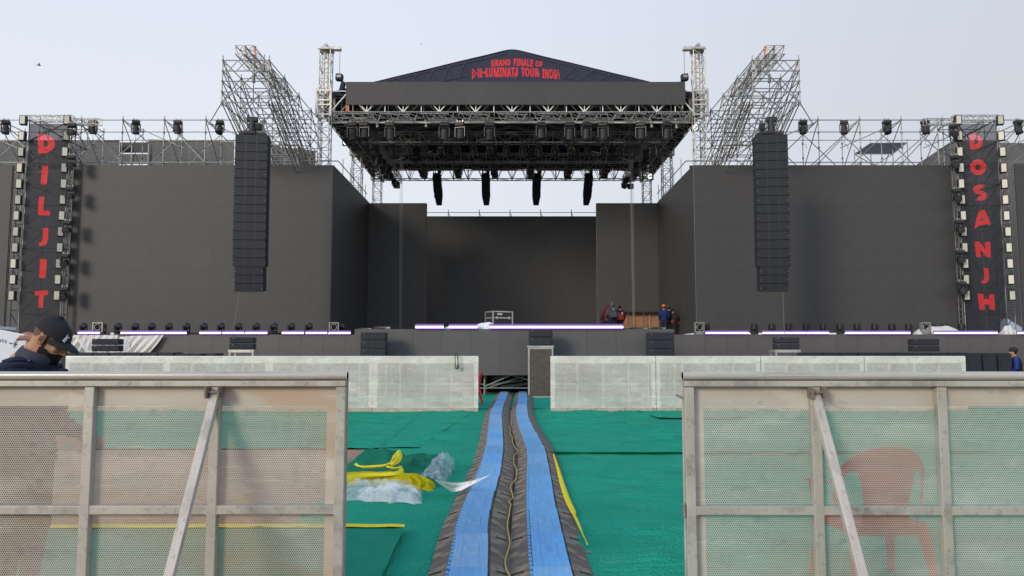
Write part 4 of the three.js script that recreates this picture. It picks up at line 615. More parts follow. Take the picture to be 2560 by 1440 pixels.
{
  const Z = 25.3, st = (px0, px1, pyT, n, pyB, names, caseL) => { const x0 = XA(px0, 850, Z), x1 = XA(px1, 850, Z), h = (YA(pyT, Z) - YA(pyB, Z)) / n, yB = YA(pyB, Z); for (let i = 0; i < n; i++) fillBox(names(i), null, (x0 + x1) / 2, yB + h * i, -Z, x1 - x0, h - .006, .5, px0 < 1280 ? (px0 < 900 ? .18 : .05) : (px0 > 1700 ? -.18 : -.03)); return [(x0 + x1) / 2, yB, x1 - x0]; };
  const lv = ['bottom', 'middle', 'top'];
  let q = st(901, 965, 830, 3, 893, i => `black fill speaker in the stack left of the stage thrust, ${lv[i]} one`); flightCase('dark flight case under the left stack of three fill speakers', q[0], -Z - .25, .9, q[1] - .01, .6, .05);
  q = st(1620, 1685, 830, 3, 893, i => `black fill speaker in the stack right of the stage thrust, ${lv[i]} one`); flightCase('dark flight case under the right stack of three fill speakers', q[0], -Z - .25, .9, q[1] - .01, .6, -.03);
  q = st(1322, 1381, 823, 2, 864, i => `black fill speaker on the tall brown flight case, ${['lower', 'upper'][i]} one`);
  { const t = flightCase('tall brown flight case with aluminium edges at the thrust front', q[0] + .0, -Z - .22, .82, q[1] - .07, .6, 0, std(.12, .1, .085, .85, 0, { map: rep(mott, 2, 2) })); mesh('lid', rboxG(.88, .065, .64, .01), M.alu, t, [0, q[1] - .036, 0]); }
  for (const [a, b, n] of [[575, 634, 'left'], [1938, 1997, 'right']]) { q = st(a, b, 842, 2, 874, i => `black fill speaker on the pale metal stand at the ${n}, ${['lower', 'upper'][i]} one`); const t = thing('speaker_stand', `pale metal stand holding two fill speakers at the ${n}`, 'stand', [q[0], 0, -Z - .25]); mesh('top_frame', boxG(.86, .09, .6), M.alu, t, [0, q[1] - .05, 0]); for (const x of [-.38, .38]) for (const z of [-.26, .26]) mesh('leg', boxG(.05, q[1] - .1, .05), M.alu, t, [x, (q[1] - .1) / 2, z]); mesh('shelf', boxG(.7, .03, .5), M.alu, t, [0, .7, 0]); mesh('drawer', boxG(.7, .45, .5), std(.2, .18, .16, .7, 0, { map: mott }), t, [0, .95, -.02]); }
  const subs = thing; void subs;
  const sub = (label, px0, px1, py, d, g) => { const x0 = XA(px0, 885, d), x1 = XA(px1, 885, d), h = YA(py, d), t = thing('subwoofer', label, 'subwoofer', [(x0 + x1) / 2, 0, -d], 0, g), w = x1 - x0 - .012; mesh('cabinet', rboxG(w, h, .7, .02), M.speaker, t, [0, h / 2, -.35]); mesh('grille', boxG(w - .06, h - .1, .012), M.grille, t, [0, h / 2, .006]); mesh('rail', boxG(w, .02, .02), M.blackGloss, t, [0, h - .05, .012]); };
  for (let i = 0; i < 7; i++) sub(`black subwoofer in the low row behind the left far barricades, ${ORD[i]} from the left`, 152 + i * 40.5, 192 + i * 40.5, 881, 24.4, 'left subwoofer row');
  sub('small black subwoofer in the left row beside the white cloth', 437, 474, 884, 24.4); sub('black subwoofer in the left row near the pale stand, left of a pair', 475, 501, 884, 24.2); sub('black subwoofer in the left row near the pale stand, right of a pair', 517, 539, 883, 24.2);
  for (let i = 0; i < 9; i++) sub(`black subwoofer in the low row behind the right far barricades, ${ORD[i]} from the left`, 2012 + i * 45, 2056 + i * 45, 881, 24.4, 'right subwoofer row');
  [[2424, 2454], [2458, 2492], [2496, 2528]].forEach(([a, b], i) => sub(`black subwoofer past the end of the right far barricades, ${ORD[i]} from the left`, a, b, 882, 21.5, 'subwoofers past the right barricades'));
  q = st(232, 296, 846, 2, 879, i => `black fill speaker on the left subwoofer row by the white drape, ${['lower', 'upper'][i]} one`);
  q = st(2283, 2346, 846, 2, 879, i => `black fill speaker on the right subwoofer row, ${['lower', 'upper'][i]} one`);
}
{ // case on the stage, small gear
  const t = thing('flight_case', 'black flight case with silver edges standing on the stage thrust', 'flight case', [XA(1247, 800, 33.5), DK, -33.8], .5), w = 1.0, h = YA(777, 33.3) - DK, d = .75;
  mesh('panel', boxG(w - .02, h - .02, d - .02), M.black, t, [0, h / 2, 0]); const e = new MB(); for (const a of [-1, 1]) for (const b of [-1, 1]) { e.box(a * (w / 2 - .02), h / 2, b * (d / 2 - .02), .055, h, .055); } for (const y of [.03, h * .7, h - .03]) for (const b of [-1, 1]) { e.box(0, y, b * (d / 2 - .018), w - .11, .05, .05); e.box(b * (w / 2 - .018), y, 0, .05, .05, d - .11); } e.build('edge_profile', M.alu, t);
  const la = new MB(); for (const x of [-.3, .3]) la.box(x, h * .7, d / 2 + .008, .07, .13, .02); for (const x of [-.3, 0, .3]) la.box(x, .3, d / 2 - .003, .07, .11, .02); for (const [y, z] of [[.85, .1], [.82, -.15], [.4, .15], [.36, -.1], [.55, .0]]) la.box(w / 2 - .004, y * h, z, .012, .1, .12); la.build('latch', M.alu, t); mesh('label_plate', boxG(.24, .07, .012), M.cream, t, [-.15, h * .86, d / 2 - .004]);
  const gear = (label, px, py, d, w, h) => { const g = thing('equipment_case', label, 'equipment case', [XA(px, py, d), DK, -d]); mesh('body', rboxG(w, h, .4, .02), M.black, g, [0, h / 2, 0]); mesh('handle', boxG(w * .4, .025, .03), M.tubeDark, g, [0, h * .6, .21]); mesh('panel', boxG(w * .25, h * .5, .02), M.tube, g, [w * .32, h * .5, .2]); };
  gear('low dark equipment case on the left end of the stage thrust', 958, 820, 27.2, .62, .12); gear('flat dark equipment case on the thrust below the plywood', 1598, 820, 27.2, .6, .08); gear('flat grey equipment case on the right end of the stage thrust', 1648, 820, 27.2, .42, .09); gear('long flat equipment tray at the left end of the thrust, next to the low case', 915, 822, 27.0, .5, .05);
}
// ---------- cloths ----------
const cloth = std(.66, .65, .62, .85, 0, { side: THREE.DoubleSide, bumpMap: feltB, bumpScale: .02 }), clothW = std(.8, .8, .8, .8, 0, { side: THREE.DoubleSide });
{
  const Z = SF - .12, P = (px, py, d = Z) => at(px, py, d);
  const t = thing('white_drape', 'crumpled pale cloth drape hanging from the left deck edge', 'drape', [0, 0, 0]);
  const sw = (a, b, c, d, n, dep, f) => mesh('cloth', surf((u, v) => { const A = P(a[0] + (b[0] - a[0]) * u, a[1] + (b[1] - a[1]) * u), C = P(d[0] + (c[0] - d[0]) * u, d[1] + (c[1] - d[1]) * u); const q = A.lerp(C, v); q.y -= dep * Math.sin(Math.PI * v) * (.3 + .7 * u); q.z += .06 + .09 * Math.sin(u * f + 2 * pn(v * 3, u * 4, 4096, n)) * (.3 + v) + .1 * pn(u * 9, v * 4, 4096, n) + .16 * v; return q; }, 60, 30), cloth, t);
  sw([186, 838], [300, 838], [285, 893], [165, 893], 3, .0, 44); sw([318, 840], [412, 838], [350, 893], [270, 892], 9, .25, 30); sw([190, 840], [330, 842], [330, 880], [240, 893], 14, .15, 22);
}
function lump(name, label, px, d, w, h, dp, n, m) { const c = V(XA(px, 820, d), DK, -d); const o = mesh(name, surf((u, v) => { const x = u * 2 - 1, z = v * 2 - 1, r = Math.max(0, 1 - Math.pow(Math.abs(x), 2.4)) * Math.max(0, 1 - Math.pow(Math.abs(z), 2.4)); return V(c.x + x * w / 2, c.y + .004 + h * Math.pow(r, .7) * (.45 + .9 * pn(u * 4, v * 3, 4096, n)) + .02 * pn(u * 20, v * 12, 4096, n + 1) * r, c.z + z * dp / 2 + .1 * (pn(u * 6, v * 2, 4096, n + 4) - .5)); }, 40, 20), m); tag(o, label, 'cloth'); }
lump('white_cloth', 'crumpled white sheet on the stage thrust in front of the flight case', 1208, 26.75, 1.0, .24, .5, 5, clothW); lump('white_cloth', 'low white cloth left of the flight case on the thrust edge', 1140, 26.7, .9, .1, .4, 9, clothW); lump('white_cloth', 'small white cloth heap on the middle LED bars', 1420, 26.8, .4, .14, .3, 12, clothW); lump('white_cloth', 'long heap of pale cloth on the right deck edge behind the LED bars', 2340, SF + .5, 2.2, .42, .7, 15, cloth); lump('white_cloth', 'pale cloth scrap at the far right of the deck', 2522, SF + .4, .7, .34, .5, 18, cloth);
// ---------- behind the stage ----------
const tarpT = tex(512, 256, (u, v) => { const a = fbm(u, v, 5, 5, 301), l = fbm(u, v, 3, 4, 305, 24), s = ((v * 9) % 1) < .03 ? .82 : 1; const k = (.75 + .35 * a + .2 * (l - .5)) * s; return [.125 * k, .13 * k, .132 * k]; }, true, .12, .4), tarp = std(1, 1, 1, .75, 0, { map: tarpT, side: THREE.DoubleSide });
const tarpWall = (name, t, pts, d, n) => { const g = surf((u, v) => { const k = u * (pts.length - 1), i = Math.min(pts.length - 2, Math.floor(k)), f = k - i, a = at(pts[i][0], pts[i][1], d), b = at(pts[i + 1][0], pts[i + 1][1], d); const top = a.lerp(b, f); return V(top.x, top.y * v + (1 - v) * 1, -d + .10 * pn(u * 9 + v * 3, v * 4, 4096, n) + .04 * pn(u * 26, v * 22 + u * 8, 4096, n + 1)); }, 120, 30); const p = g.attributes.position, uv = g.attributes.uv; for (let i = 0; i < p.count; i++) uv.setXY(i, p.getX(i), p.getY(i)); return mesh(name, g, tarp, t); };
{
  const t = thing('tarp_shelter', 'long grey tarpaulin wall behind the scaffold over the left LED wall', 'tarp shelter', [0, 0, 0]);
  tarpWall('tarp', t, [[-260, 350], [0, 351], [180, 353], [300, 350]], 43, 3); tarpWall('tarp', t, [[372, 349], [480, 353], [588, 355]], 43, 5); tarpWall('tarp', t, [[640, 352], [700, 368], [790, 378]], 44, 6);
  mesh('dark_opening', boxG(2.2, .6, .1), M.black, t, at(338, 369, 43.6)); const e = new MB(); for (const [a, b, y] of [[-100, 300, 351], [372, 588, 352]]) { const p = at(a, y, 42.9), q = at(b, y, 42.9); e.bar(p, q, .025, 5); } e.build('rope_edge', std(.5, .46, .2, .8), t); const f = new MB(); for (const x of [300, 330, 372]) { const p = at(x, 357, 42.8); f.bar(p, [p.x, 9, p.z], .03); } f.build('pole', M.tube, t); mesh('tarp', surf((u, v) => { const p = at(290 + 85 * u, 385 + 25 * v, 42.9); p.y -= .0; return p; }, 4, 4, 2, 1), tarp, t);
  const r = thing('tarp_shelter', 'grey tarpaulin slope behind the right banner tower', 'tarp shelter', [0, 0, 0]); tarpWall('tarp', r, [[2290, 412], [2380, 352], [2400, 350]], 43, 8); tarpWall('tarp', r, [[2400, 356], [2700, 360], [2900, 362]], 46, 9); tarpWall('tarp', r, [[2400, 350], [2470, 378], [2480, 470]], 45, 12);
  const c = thing('shade_canopy', 'small black shade canopy on poles above the right LED wall', 'canopy', [0, 0, 0]); const A = at(2136, 385, 40.6), B = at(2232, 385, 40.6), C = at(2268, 357, 43), D = at(2176, 358, 43); mesh('canopy_cloth', surf((u, v) => { const p = A.clone().lerp(B, u).lerp(D.clone().lerp(C, u), v); p.y -= .05 * Math.sin(u * 3.1) * Math.sin(v * 3.1); return p; }, 12, 8), M.blackSoft, c); const cp = new MB(); for (const p of [A, B, C, D]) cp.bar([p.x, p.y + .25, p.z], [p.x, 9, p.z], .025); cp.bar(A, B, .025).bar(B, C, .025).bar(C, D, .025).bar(D, A, .025).bar(A, [B.x, A.y - 1.3, B.z], .025).bar(B, [A.x, A.y - 1.3, A.z], .025); cp.build('pole', M.tube, c);
  const rail = thing('guard_rail', 'thin tube rail along the top of the recessed back screen', 'rail', [0, 0, 0]); const rm = new MB(), ry = YA(530, MZ), r0 = YA(545, MZ); for (const y of [ry, ry - .27]) rm.bar([-6.2, y, -MZ - .2], [6.2, y, -MZ - .2], .022); [1120, 1198, 1275, 1352, 1429].forEach(px => { const x = XA(px, 530, MZ); rm.bar([x, r0 - 2, -MZ - .2], [x, ry + .2, -MZ - .2], .028).bar([x, ry - .02, -MZ - .2], [x + .3, r0 - .2, -MZ - .2], .022); }); rm.build('rail_tube', M.tubeDark, rail);
}
{ // tent, white building and trees seen past the right banner tower
  const t = thing('marquee_tent', 'pointed white marquee tent behind the right banner', 'tent', at(2452, 880, 47).setY(0)); const H = YA(752, 47), w = 3.2; mesh('roof', new THREE.ConeGeometry(w, H - 2.2, 4, 6, true).rotateY(Math.PI / 4).translate(0, 2.2 + (H - 2.2) / 2, 0), clothW, t); mesh('wall', new THREE.CylinderGeometry(w * .98, w * .98, 2.2, 4, 1, true).rotateY(Math.PI / 4).translate(0, 1.1, 0), clothW, t);
  const b = thing('white_building', 'pale building seen beyond the right banner tower', 'building', [0, 0, 0]); const p = at(2545, 660, 66), q = at(2525, 475, 66); mesh('wall', boxG(9, q.y - p.y, 6), std(.62, .63, .66, .8), b, [p.x - 1.6, (p.y + q.y) / 2, -69]); mesh('lower_wall', boxG(8.6, p.y, 5.6), std(.35, .34, .33, .8), b, [p.x - 1.6, p.y / 2, -69]); mesh('parapet', boxG(9.2, .35, 6.2), std(.55, .5, .36, .8), b, [p.x - 1.6, q.y + .1, -69]); for (const x of [-4.6, -1.8, 1.2]) mesh('window', boxG(1.1, 1.6, .1), M.blackGloss, b, [p.x + x, p.y + 2.2, -65.98]);
  const leafG = new THREE.BufferGeometry(); leafG.setAttribute('position', new THREE.Float32BufferAttribute([-.5, 0, 0, 0, -.22, .05, .5, 0, 0, 0, .22, .05], 3)); leafG.setIndex([0, 1, 2, 0, 2, 3]); leafG.computeVertexNormals();
  const lm = [std(.15, .13, .05, .8, 0, { side: THREE.DoubleSide }), std(.10, .11, .05, .8, 0, { side: THREE.DoubleSide })], lab = ['dusty brown-green tree left of a pair beyond the right banner tower', 'olive tree right of a pair beyond the right banner tower', 'small dry shrub-like tree at the far right edge'];
  [[2520, 670, 58], [2556, 690, 60], [2535, 740, 54]].forEach(([px, py, d], i) => {
    const H = YA(py, d), x = XA(px, 800, d), tr = thing('tree', lab[i], 'tree', [x, 0, -d]); const tm = new MB().bar([0, 0, 0], [.1, H * .5, 0], .22, 8, .12); for (let k = 0; k < 6; k++) tm.bar([.1, H * (.3 + .04 * k), 0], [rr(-1.5, 1.5), H * rr(.55, .85), rr(-1, 1)], .09, 6, .03); tm.build('trunk', std(.09, .065, .045, .9), tr);
    const m = new MB(), mt = new THREE.Matrix4(), cl = []; for (let k = 0; k < 26; k++) cl.push([rr(-1.7, 1.7), H * rr(.28, .92), rr(-1.4, 1.4), rr(.4, .8)]);
    for (const [a, b2, c, r] of cl) for (let k = 0; k < 160; k++) { const e = V(rr(-1, 1), rr(-1, 1), rr(-1, 1)); if (e.length() > 1) continue; mt.compose(V(a + e.x * r, b2 + e.y * r, c + e.z * r), new THREE.Quaternion().setFromEuler(new THREE.Euler(rnd() * 6, rnd() * 6, rnd() * 6)), V(1, 1, 1).multiplyScalar(rr(.12, .26))); m.geo(leafG, mt); }
    m.build('crown', lm[i % 2], tr);
  });
}
// birds
[[98, 163, 60, 1], [1052, 110, 75, .5]].forEach(([x, y, d, k], i) => { const b = thing('bird', `tiny dark bird flying in the sky, ${['upper left', 'above the left roof slope'][i]}`, 'bird', at(x, y, d), .6); b.scale.setScalar(k); const m = mesh('body', new THREE.SphereGeometry(.06, 10, 8).scale(2.2, .9, .9), M.black, b); for (const s of [-1, 1]) mesh('wing', surf((u, v) => V((v - .5) * (.12 - .07 * u) - .04 * u, .1 * Math.sin(u * 1.9), s * u * .28), 8, 3), M.blackSoft, b); mesh('tail', new THREE.ConeGeometry(.04, .14, 6).rotateZ(Math.PI / 2).translate(-.17, 0, 0), M.black, b); void m; });
// ---------- figures: one smooth surface round a skeleton ----------
const qF = V(), qG = V();
function prim(p) {   // capsule {a,b,ra,rb} or ellipsoid {e,r,rot}
  if (p.a) { const ab = p.b.clone().sub(p.a), L2 = ab.lengthSq(); return (q) => { qF.copy(q).sub(p.a); const t = Math.max(0, Math.min(1, qF.dot(ab) / L2)); return qF.addScaledVector(ab, -t).length() - (p.ra + (p.rb - p.ra) * t); }; }
  const inv = p.rot ? new THREE.Quaternion().setFromEuler(new THREE.Euler(...p.rot)).invert() : null, mr = Math.min(...p.r);
  return (q) => { qG.copy(q).sub(p.e); if (inv) qG.applyQuaternion(inv); const x = qG.x / p.r[0], y = qG.y / p.r[1], z = qG.z / p.r[2], k = Math.sqrt(x * x + y * y + z * z), g = Math.sqrt((x / p.r[0]) ** 2 + (y / p.r[1]) ** 2 + (z / p.r[2]) ** 2); return g < 1e-6 ? -mr : k * (k - 1) / g; };
}
function body(prims, cell, lo, hi, colour, warp) {
  const fs = prims.map(prim), n = [0, 1, 2].map(i => Math.ceil((hi[i] - lo[i]) / cell) + 1), N = n[0] * n[1] * n[2], D = new Float32Array(N), q = V();
  const f = (q) => { let d = 9; for (let i = 0; i < fs.length; i++) { const e = fs[i](q), k = prims[i].k ?? .03, h = Math.max(k - Math.abs(d - e), 0) / k; d = Math.min(d, e) - h * h * k * .25; } return warp ? d + warp(q, d) : d; };
  const id = (x, y, z) => x + n[0] * (y + n[1] * z);
  for (let z = 0; z < n[2]; z++) for (let y = 0; y < n[1]; y++) for (let x = 0; x < n[0]; x++) D[id(x, y, z)] = f(q.set(lo[0] + x * cell, lo[1] + y * cell, lo[2] + z * cell));
  const P = [], map = new Map(), I = [];
  const E = [[0, 1], [0, 2], [0, 4], [1, 3], [1, 5], [2, 3], [2, 6], [3, 7], [4, 5], [4, 6], [5, 7], [6, 7]];
  for (let z = 0; z < n[2] - 1; z++) for (let y = 0; y < n[1] - 1; y++) for (let x = 0; x < n[0] - 1; x++) {
    const v = []; let m = 0; for (let c = 0; c < 8; c++) { v[c] = D[id(x + (c & 1), y + (c >> 1 & 1), z + (c >> 2))]; if (v[c] < 0) m++; }
    if (!m || m === 8) continue;
    let sx = 0, sy = 0, sz = 0, k = 0; for (const [a, b] of E) if ((v[a] < 0) !== (v[b] < 0)) { const t = v[a] / (v[a] - v[b]); sx += (a & 1) + ((b & 1) - (a & 1)) * t; sy += (a >> 1 & 1) + ((b >> 1 & 1) - (a >> 1 & 1)) * t; sz += (a >> 2) + ((b >> 2) - (a >> 2)) * t; k++; }
    map.set(id(x, y, z), P.length / 3); P.push(lo[0] + (x + sx / k) * cell, lo[1] + (y + sy / k) * cell, lo[2] + (z + sz / k) * cell);
  }
  const st = [1, n[0], n[0] * n[1]];
  for (let z = 1; z < n[2] - 1; z++) for (let y = 1; y < n[1] - 1; y++) for (let x = 1; x < n[0] - 1; x++) { const i = id(x, y, z); for (let a = 0; a < 3; a++) { const j = i + st[a]; if ((D[i] < 0) === (D[j] < 0)) continue; const u = st[(a + 1) % 3], w = st[(a + 2) % 3]; const A = map.get(i), B = map.get(i - u), C = map.get(i - u - w), G = map.get(i - w); if (A === undefined || B === undefined || C === undefined || G === undefined) continue; D[i] < 0 ? I.push(A, B, C, A, C, G) : I.push(A, C, B, A, G, C); } }
  const g = new THREE.BufferGeometry(), C = [], Nn = [], e = cell * .5, uv = [];
  for (let i = 0; i < P.length; i += 3) {
    q.set(P[i], P[i + 1], P[i + 2]); const gx = f(q.set(P[i] + e, P[i + 1], P[i + 2])) - f(q.set(P[i] - e, P[i + 1], P[i + 2])), gy = f(q.set(P[i], P[i + 1] + e, P[i + 2])) - f(q.set(P[i], P[i + 1] - e, P[i + 2])), gz = f(q.set(P[i], P[i + 1], P[i + 2] + e)) - f(q.set(P[i], P[i + 1], P[i + 2] - e)), L = Math.hypot(gx, gy, gz) || 1; Nn.push(gx / L, gy / L, gz / L);
    q.set(P[i], P[i + 1], P[i + 2]); let best = 9, bc = prims[0].c; for (let j = 0; j < fs.length; j++) { const d = fs[j](q); if (d < best && prims[j].c) { best = d; bc = prims[j].c; } } const c = colour ? colour(q, bc) : bc; C.push(c[0], c[1], c[2]); uv.push(P[i] + P[i + 2], P[i + 1]);
  }
  g.setAttribute('position', new THREE.Float32BufferAttribute(P, 3)); g.setAttribute('normal', new THREE.Float32BufferAttribute(Nn, 3)); g.setAttribute('color', new THREE.Float32BufferAttribute(C, 3)); g.setAttribute('uv', new THREE.Float32BufferAttribute(uv, 2)); g.setIndex(I);
  return g;
}
const skinM = new THREE.MeshPhysicalMaterial({ vertexColors: true, roughness: .8, specularIntensity: .35, bumpMap: grain, bumpScale: .0015 });
const cap_ = (a, b, ra, rb, c, k) => ({ a: V(...a), b: V(...b), ra, rb, c, k }), ell = (e, r, c, k, rot) => ({ e: V(...e), r, c, k, rot });
function mergeCol(gs) { const g = new THREE.BufferGeometry(), o = { position: [], normal: [], color: [], uv: [] }, I = []; let s = 0; for (const x of gs) { for (const k in o) { const a = x.attributes[k].array; for (let i = 0; i < a.length; i++) o[k].push(a[i]); } for (let i = 0; i < x.index.count; i++) I.push(s + x.index.getX(i)); s += x.attributes.position.count; } for (const k in o) g.setAttribute(k, new THREE.Float32BufferAttribute(o[k], k === 'uv' ? 2 : 3)); g.setIndex(I); return g; }
const SK = [.42, .235, .145], HAIR = [.01, .008, .007];
function headPrims(beard) { return [ell([0, .03, -.012], [.077, .1, .1], SK), ell([0, -.042, .028], [.06, .078, .066], SK), ell([0, -.1, .058], [.034, .026, .03], SK), cap_([0, .018, .088], [0, -.034, .114], .01, .015, SK, .014), ell([.013, -.037, .1], [.009, .008, .011], SK, .008), ell([-.013, -.037, .1], [.009, .008, .011], SK, .008), ell([0, .026, .08], [.052, .011, .016], SK, .015), ell([.03, .008, .079], [.014, .01, .01], [.05, .03, .025], .006), ell([-.03, .008, .079], [.014, .01, .01], [.05, .03, .025], .006), ell([.042, -.022, .07], [.022, .018, .018], SK, .02), ell([-.042, -.022, .07], [.022, .018, .018], SK, .02), ell([0, -.066, .09], [.026, .007, .012], [.26, .1, .08], .008), ell([0, -.078, .088], [.022, .007, .012], [.26, .1, .08], .008), ...[-1, 1].flatMap(s => [ell([s * .08, -.002, -.012], [.01, .036, .024], SK, .006, [.15, s * -.4, 0]), ell([s * .087, .012, -.02], [.006, .022, .012], SK, .006), cap_([s * .083, .028, -.028], [s * .084, -.0, -.034], .006, .006, SK, .005)]), cap_([0, -.05, -.035], [0, -.2, -.085], .058, .064, SK), ...(beard ? [ell([0, -.082, .038], [.062, .056, .066], HAIR, .02), ell([.052, -.066, .024], [.012, .03, .03], HAIR, .02), ell([-.052, -.066, .024], [.012, .03, .03], HAIR, .02), ell([0, -.054, .096], [.03, .008, .012], HAIR, .008)] : [])]; }
const NAVY = [.016, .02, .042], JEAN = [.02, .023, .033], SHOE = [.02, .02, .02];
// hand with five fingers: palm centre at origin, fingers along +y, back of the hand +z, thumb on the -x side; curl in radians
function handPrims(M4, curl, c, mir = 1) {
  const T4 = (v) => V(...v).applyMatrix4(M4).toArray(), o = []; o.push(cap_(T4([0, -.075, 0]), T4([0, -.03, 0]), .026, .03, c, .02));
  for (let i = 0; i < 4; i++) { const x = mir * (-.03 + i * .02), L = [.068, .078, .072, .055][i], p = [x, .03, 0]; o.push(cap_(T4([x * .8, -.045, 0]), T4(p), .013, .0105, c, .012)); let a = curl * .5, y = p[1], z = 0; for (let s = 0; s < 3; s++) { const l = L * [.45, .32, .25][s], y2 = y + Math.cos(a) * l, z2 = z - Math.sin(a) * l; o.push(cap_(T4([x, y, z]), T4([x * 1.05, y2, z2]), .0098 - s * .0009, .0089 - s * .0009, c, .006)); y = y2; z = z2; a += curl * .6; } }
  o.push(cap_(T4([mir * -.025, -.05, -.005]), T4([mir * -.052, -.015, -.018]), .015, .011, c, .012), cap_(T4([mir * -.052, -.015, -.018]), T4([mir * -.055, .018, -.032]), .011, .0085, c, .006)); return o;
}
const kinM = (pos, y, z) => { const Y = V(...y).normalize(), Z = V(...z); Z.addScaledVector(Y, -Z.dot(Y)).normalize(); const X = Y.clone().cross(Z); return new THREE.Matrix4().makeBasis(X, Y, Z).setPosition(...pos); };
// --- the man in front ---
{
  const p0 = at(108, 851, 4.6); const t = thing('person', 'person in a navy puffer jacket and black cap looking down, behind the left front barricade', 'person', [p0.x - .075, 0, p0.z], Math.PI / 2 - .02);
  const arm = (s) => [cap_([s * .19, 1.40, .02], [s * .25, 1.13, -.0], .095, .075, NAVY, .06), cap_([s * .25, 1.13, -.0], [s * .16, 1.02, .25], .072, .05, NAVY, .04)];
  const leg = (s) => [cap_([s * .1, .92, 0], [s * .11, .5, .02], .105, .075, JEAN, .05), cap_([s * .11, .5, .02], [s * .12, .09, -.02], .072, .05, JEAN, .03), cap_([s * .12, .05, -.05], [s * .13, .045, .13], .05, .045, SHOE, .02)];
  const B = [ell([0, 1.27, .02], [.215, .26, .165], NAVY, .08), ell([0, 1.42, .0], [.2, .1, .13], NAVY, .08), ell([0, 1.05, .01], [.19, .2, .15], NAVY, .08), ell([0, .93, 0], [.165, .13, .13], NAVY, .05), cap_([-.12, 1.46, -.01], [.12, 1.46, -.01], .085, .085, NAVY, .06), ...arm(1), ...arm(-1), ...leg(1), ...leg(-1), cap_([0, 1.45, .0], [0, 1.6, .06], .072, .066, SK, .01)];
  const puff = (q, d) => { if (q.y < .86 || q.y > 1.53 || Math.abs(d) > .08) return 0; const s = q.y + .06 * Math.cos(q.z * 7) - Math.abs(q.x) * .15 + .004 * Math.sin(q.z * 37 + q.x * 21); return .012 - .022 * Math.pow(Math.abs(Math.sin(s * Math.PI / .05)), .7) + .003 * (pn(q.x * 40 + 20, q.y * 60 + q.z * 40 + 30, 4096, 5) - .5); };
  const gb = body(B, .009, [-.42, -.02, -.26], [.42, 1.66, .42], (q, c) => c, puff);
  const hs = [1, -1].map(s => { const h = body(handPrims(kinM([s * .13, .985, .33], [-s * .25, -.15, 1], [s * .3, 1, .2]), .9, SK, s), .005, [s * .13 - .11, .86, .2], [s * .13 + .11, 1.1, .5]); return h; });
  gb.applyMatrix4(new THREE.Matrix4().makeScale(1, .95, 1)); gb.computeVertexNormals();
  const pit = .5, hm = new THREE.Matrix4().makeRotationY(.12).multiply(new THREE.Matrix4().makeRotationX(pit)).setPosition(0, p0.y + .0, .122).multiply(new THREE.Matrix4().makeScale(.99, .99, .99));
  const beard = (q, c) => { if (q.z > -.005 && q.z < .075 && Math.abs(q.x) > .045 && q.y < -.04 - q.z * .5 + .012 * pn(q.z * 120 + 40, q.y * 120 + 40, 4096, 6)) return HAIR; if (q.z > .002 && q.z < .02 && Math.abs(q.x) > .06 && q.y < .03) return [.05, .032, .025]; if (q.y < -.062 && q.z > 0 && c[0] === SK[0]) return HAIR; if (q.y > .022 && q.y < .034 && q.z > .07 && Math.abs(q.x) > .012 && Math.abs(q.x) < .05) return HAIR; if (q.z < -.04 && q.y > -.02 + .03 * pn(q.z * 60 + 30, q.x * 60 + 30, 4096, 2) && q.y < .06 && Math.abs(q.x) < .078 && c === SK) return [.13, .08, .055]; if (c === SK && q.y > .03 && q.z > -.02 && q.z < .03 && Math.abs(q.x) > .06 && Math.abs(q.x) < .078) return [.05, .035, .028]; if (Math.abs(q.x) > .0815 && q.y < .022 && q.y > -.018 && q.z > -.03 && q.z < -.004) return [.2, .09, .055]; const k = .9 + .2 * pn(q.x * 90 + 40, q.y * 90 + q.z * 70 + 40, 4096, 3); return [c[0] * k, c[1] * k, c[2] * k]; };
  const gh = body(headPrims(true), .0042, [-.12, -.24, -.18], [.12, .15, .15], beard); gh.applyMatrix4(hm);
  mesh('body', mergeCol([gb, gh, ...hs]), skinM, t);
  const cp = mesh('cap', (() => { const m = new MB(); m.geo(surf((u, v) => { const a = u * Math.PI * 2, fr = Math.cos(a), e = .036 - .012 * fr, b = v * Math.PI / 2, k = 1 + .012 * Math.abs(Math.sin(a * 3)) * Math.sin(b) - .0; const r = Math.cos(b) * (v < .08 ? 1.01 : 1), pk = Math.pow(Math.sin(b), .92); return V(Math.sin(a) * .0895 * r * k, e + pk * (.108 + .012 * fr * r - .004 * Math.sin(a * 3)) , -.008 + fr * .113 * r * k); }, 60, 18)); return m.g(); })(), std(.012, .012, .015, .85, 0, { bumpMap: rep(grain, 12, 12), bumpScale: .002, side: THREE.DoubleSide }), t); cp.applyMatrix4(hm);
  const brim = mesh('brim', (() => { const f = (o) => (u, v) => { const a = (u - .5) * 2, x = Math.sin(a * 1.25) * .088, z0 = -.008 + Math.cos(a * 1.25) * .111, L = .078 * Math.sqrt(Math.max(0, 1 - Math.pow(Math.abs(a), 2.6))); return V(x * (1 + .05 * v), .034 - .008 * a * a - .006 * v - v * v * .016 + o - .006 * a * a * v, z0 + L * v); }; const m = new MB(); m.geo(surf(f(0), 24, 8)).geo(surf(f(-.006), 24, 8)); m.geo(surf((u, v) => f(-.006 * v)(u, 1), 24, 1)); return m.g(); })(), std(.011, .011, .013, .8, 0, { side: THREE.DoubleSide }), t); brim.applyMatrix4(hm);
  const em = new MB(); const cs = (a, h) => { const b = Math.asin(Math.min(1, h)), r = Math.cos(b) * 1.02; return V(-Math.sin(a) * .0905 * r, .02 + Math.pow(h, .92) * .112, -.008 + Math.cos(a) * .1145 * r); };
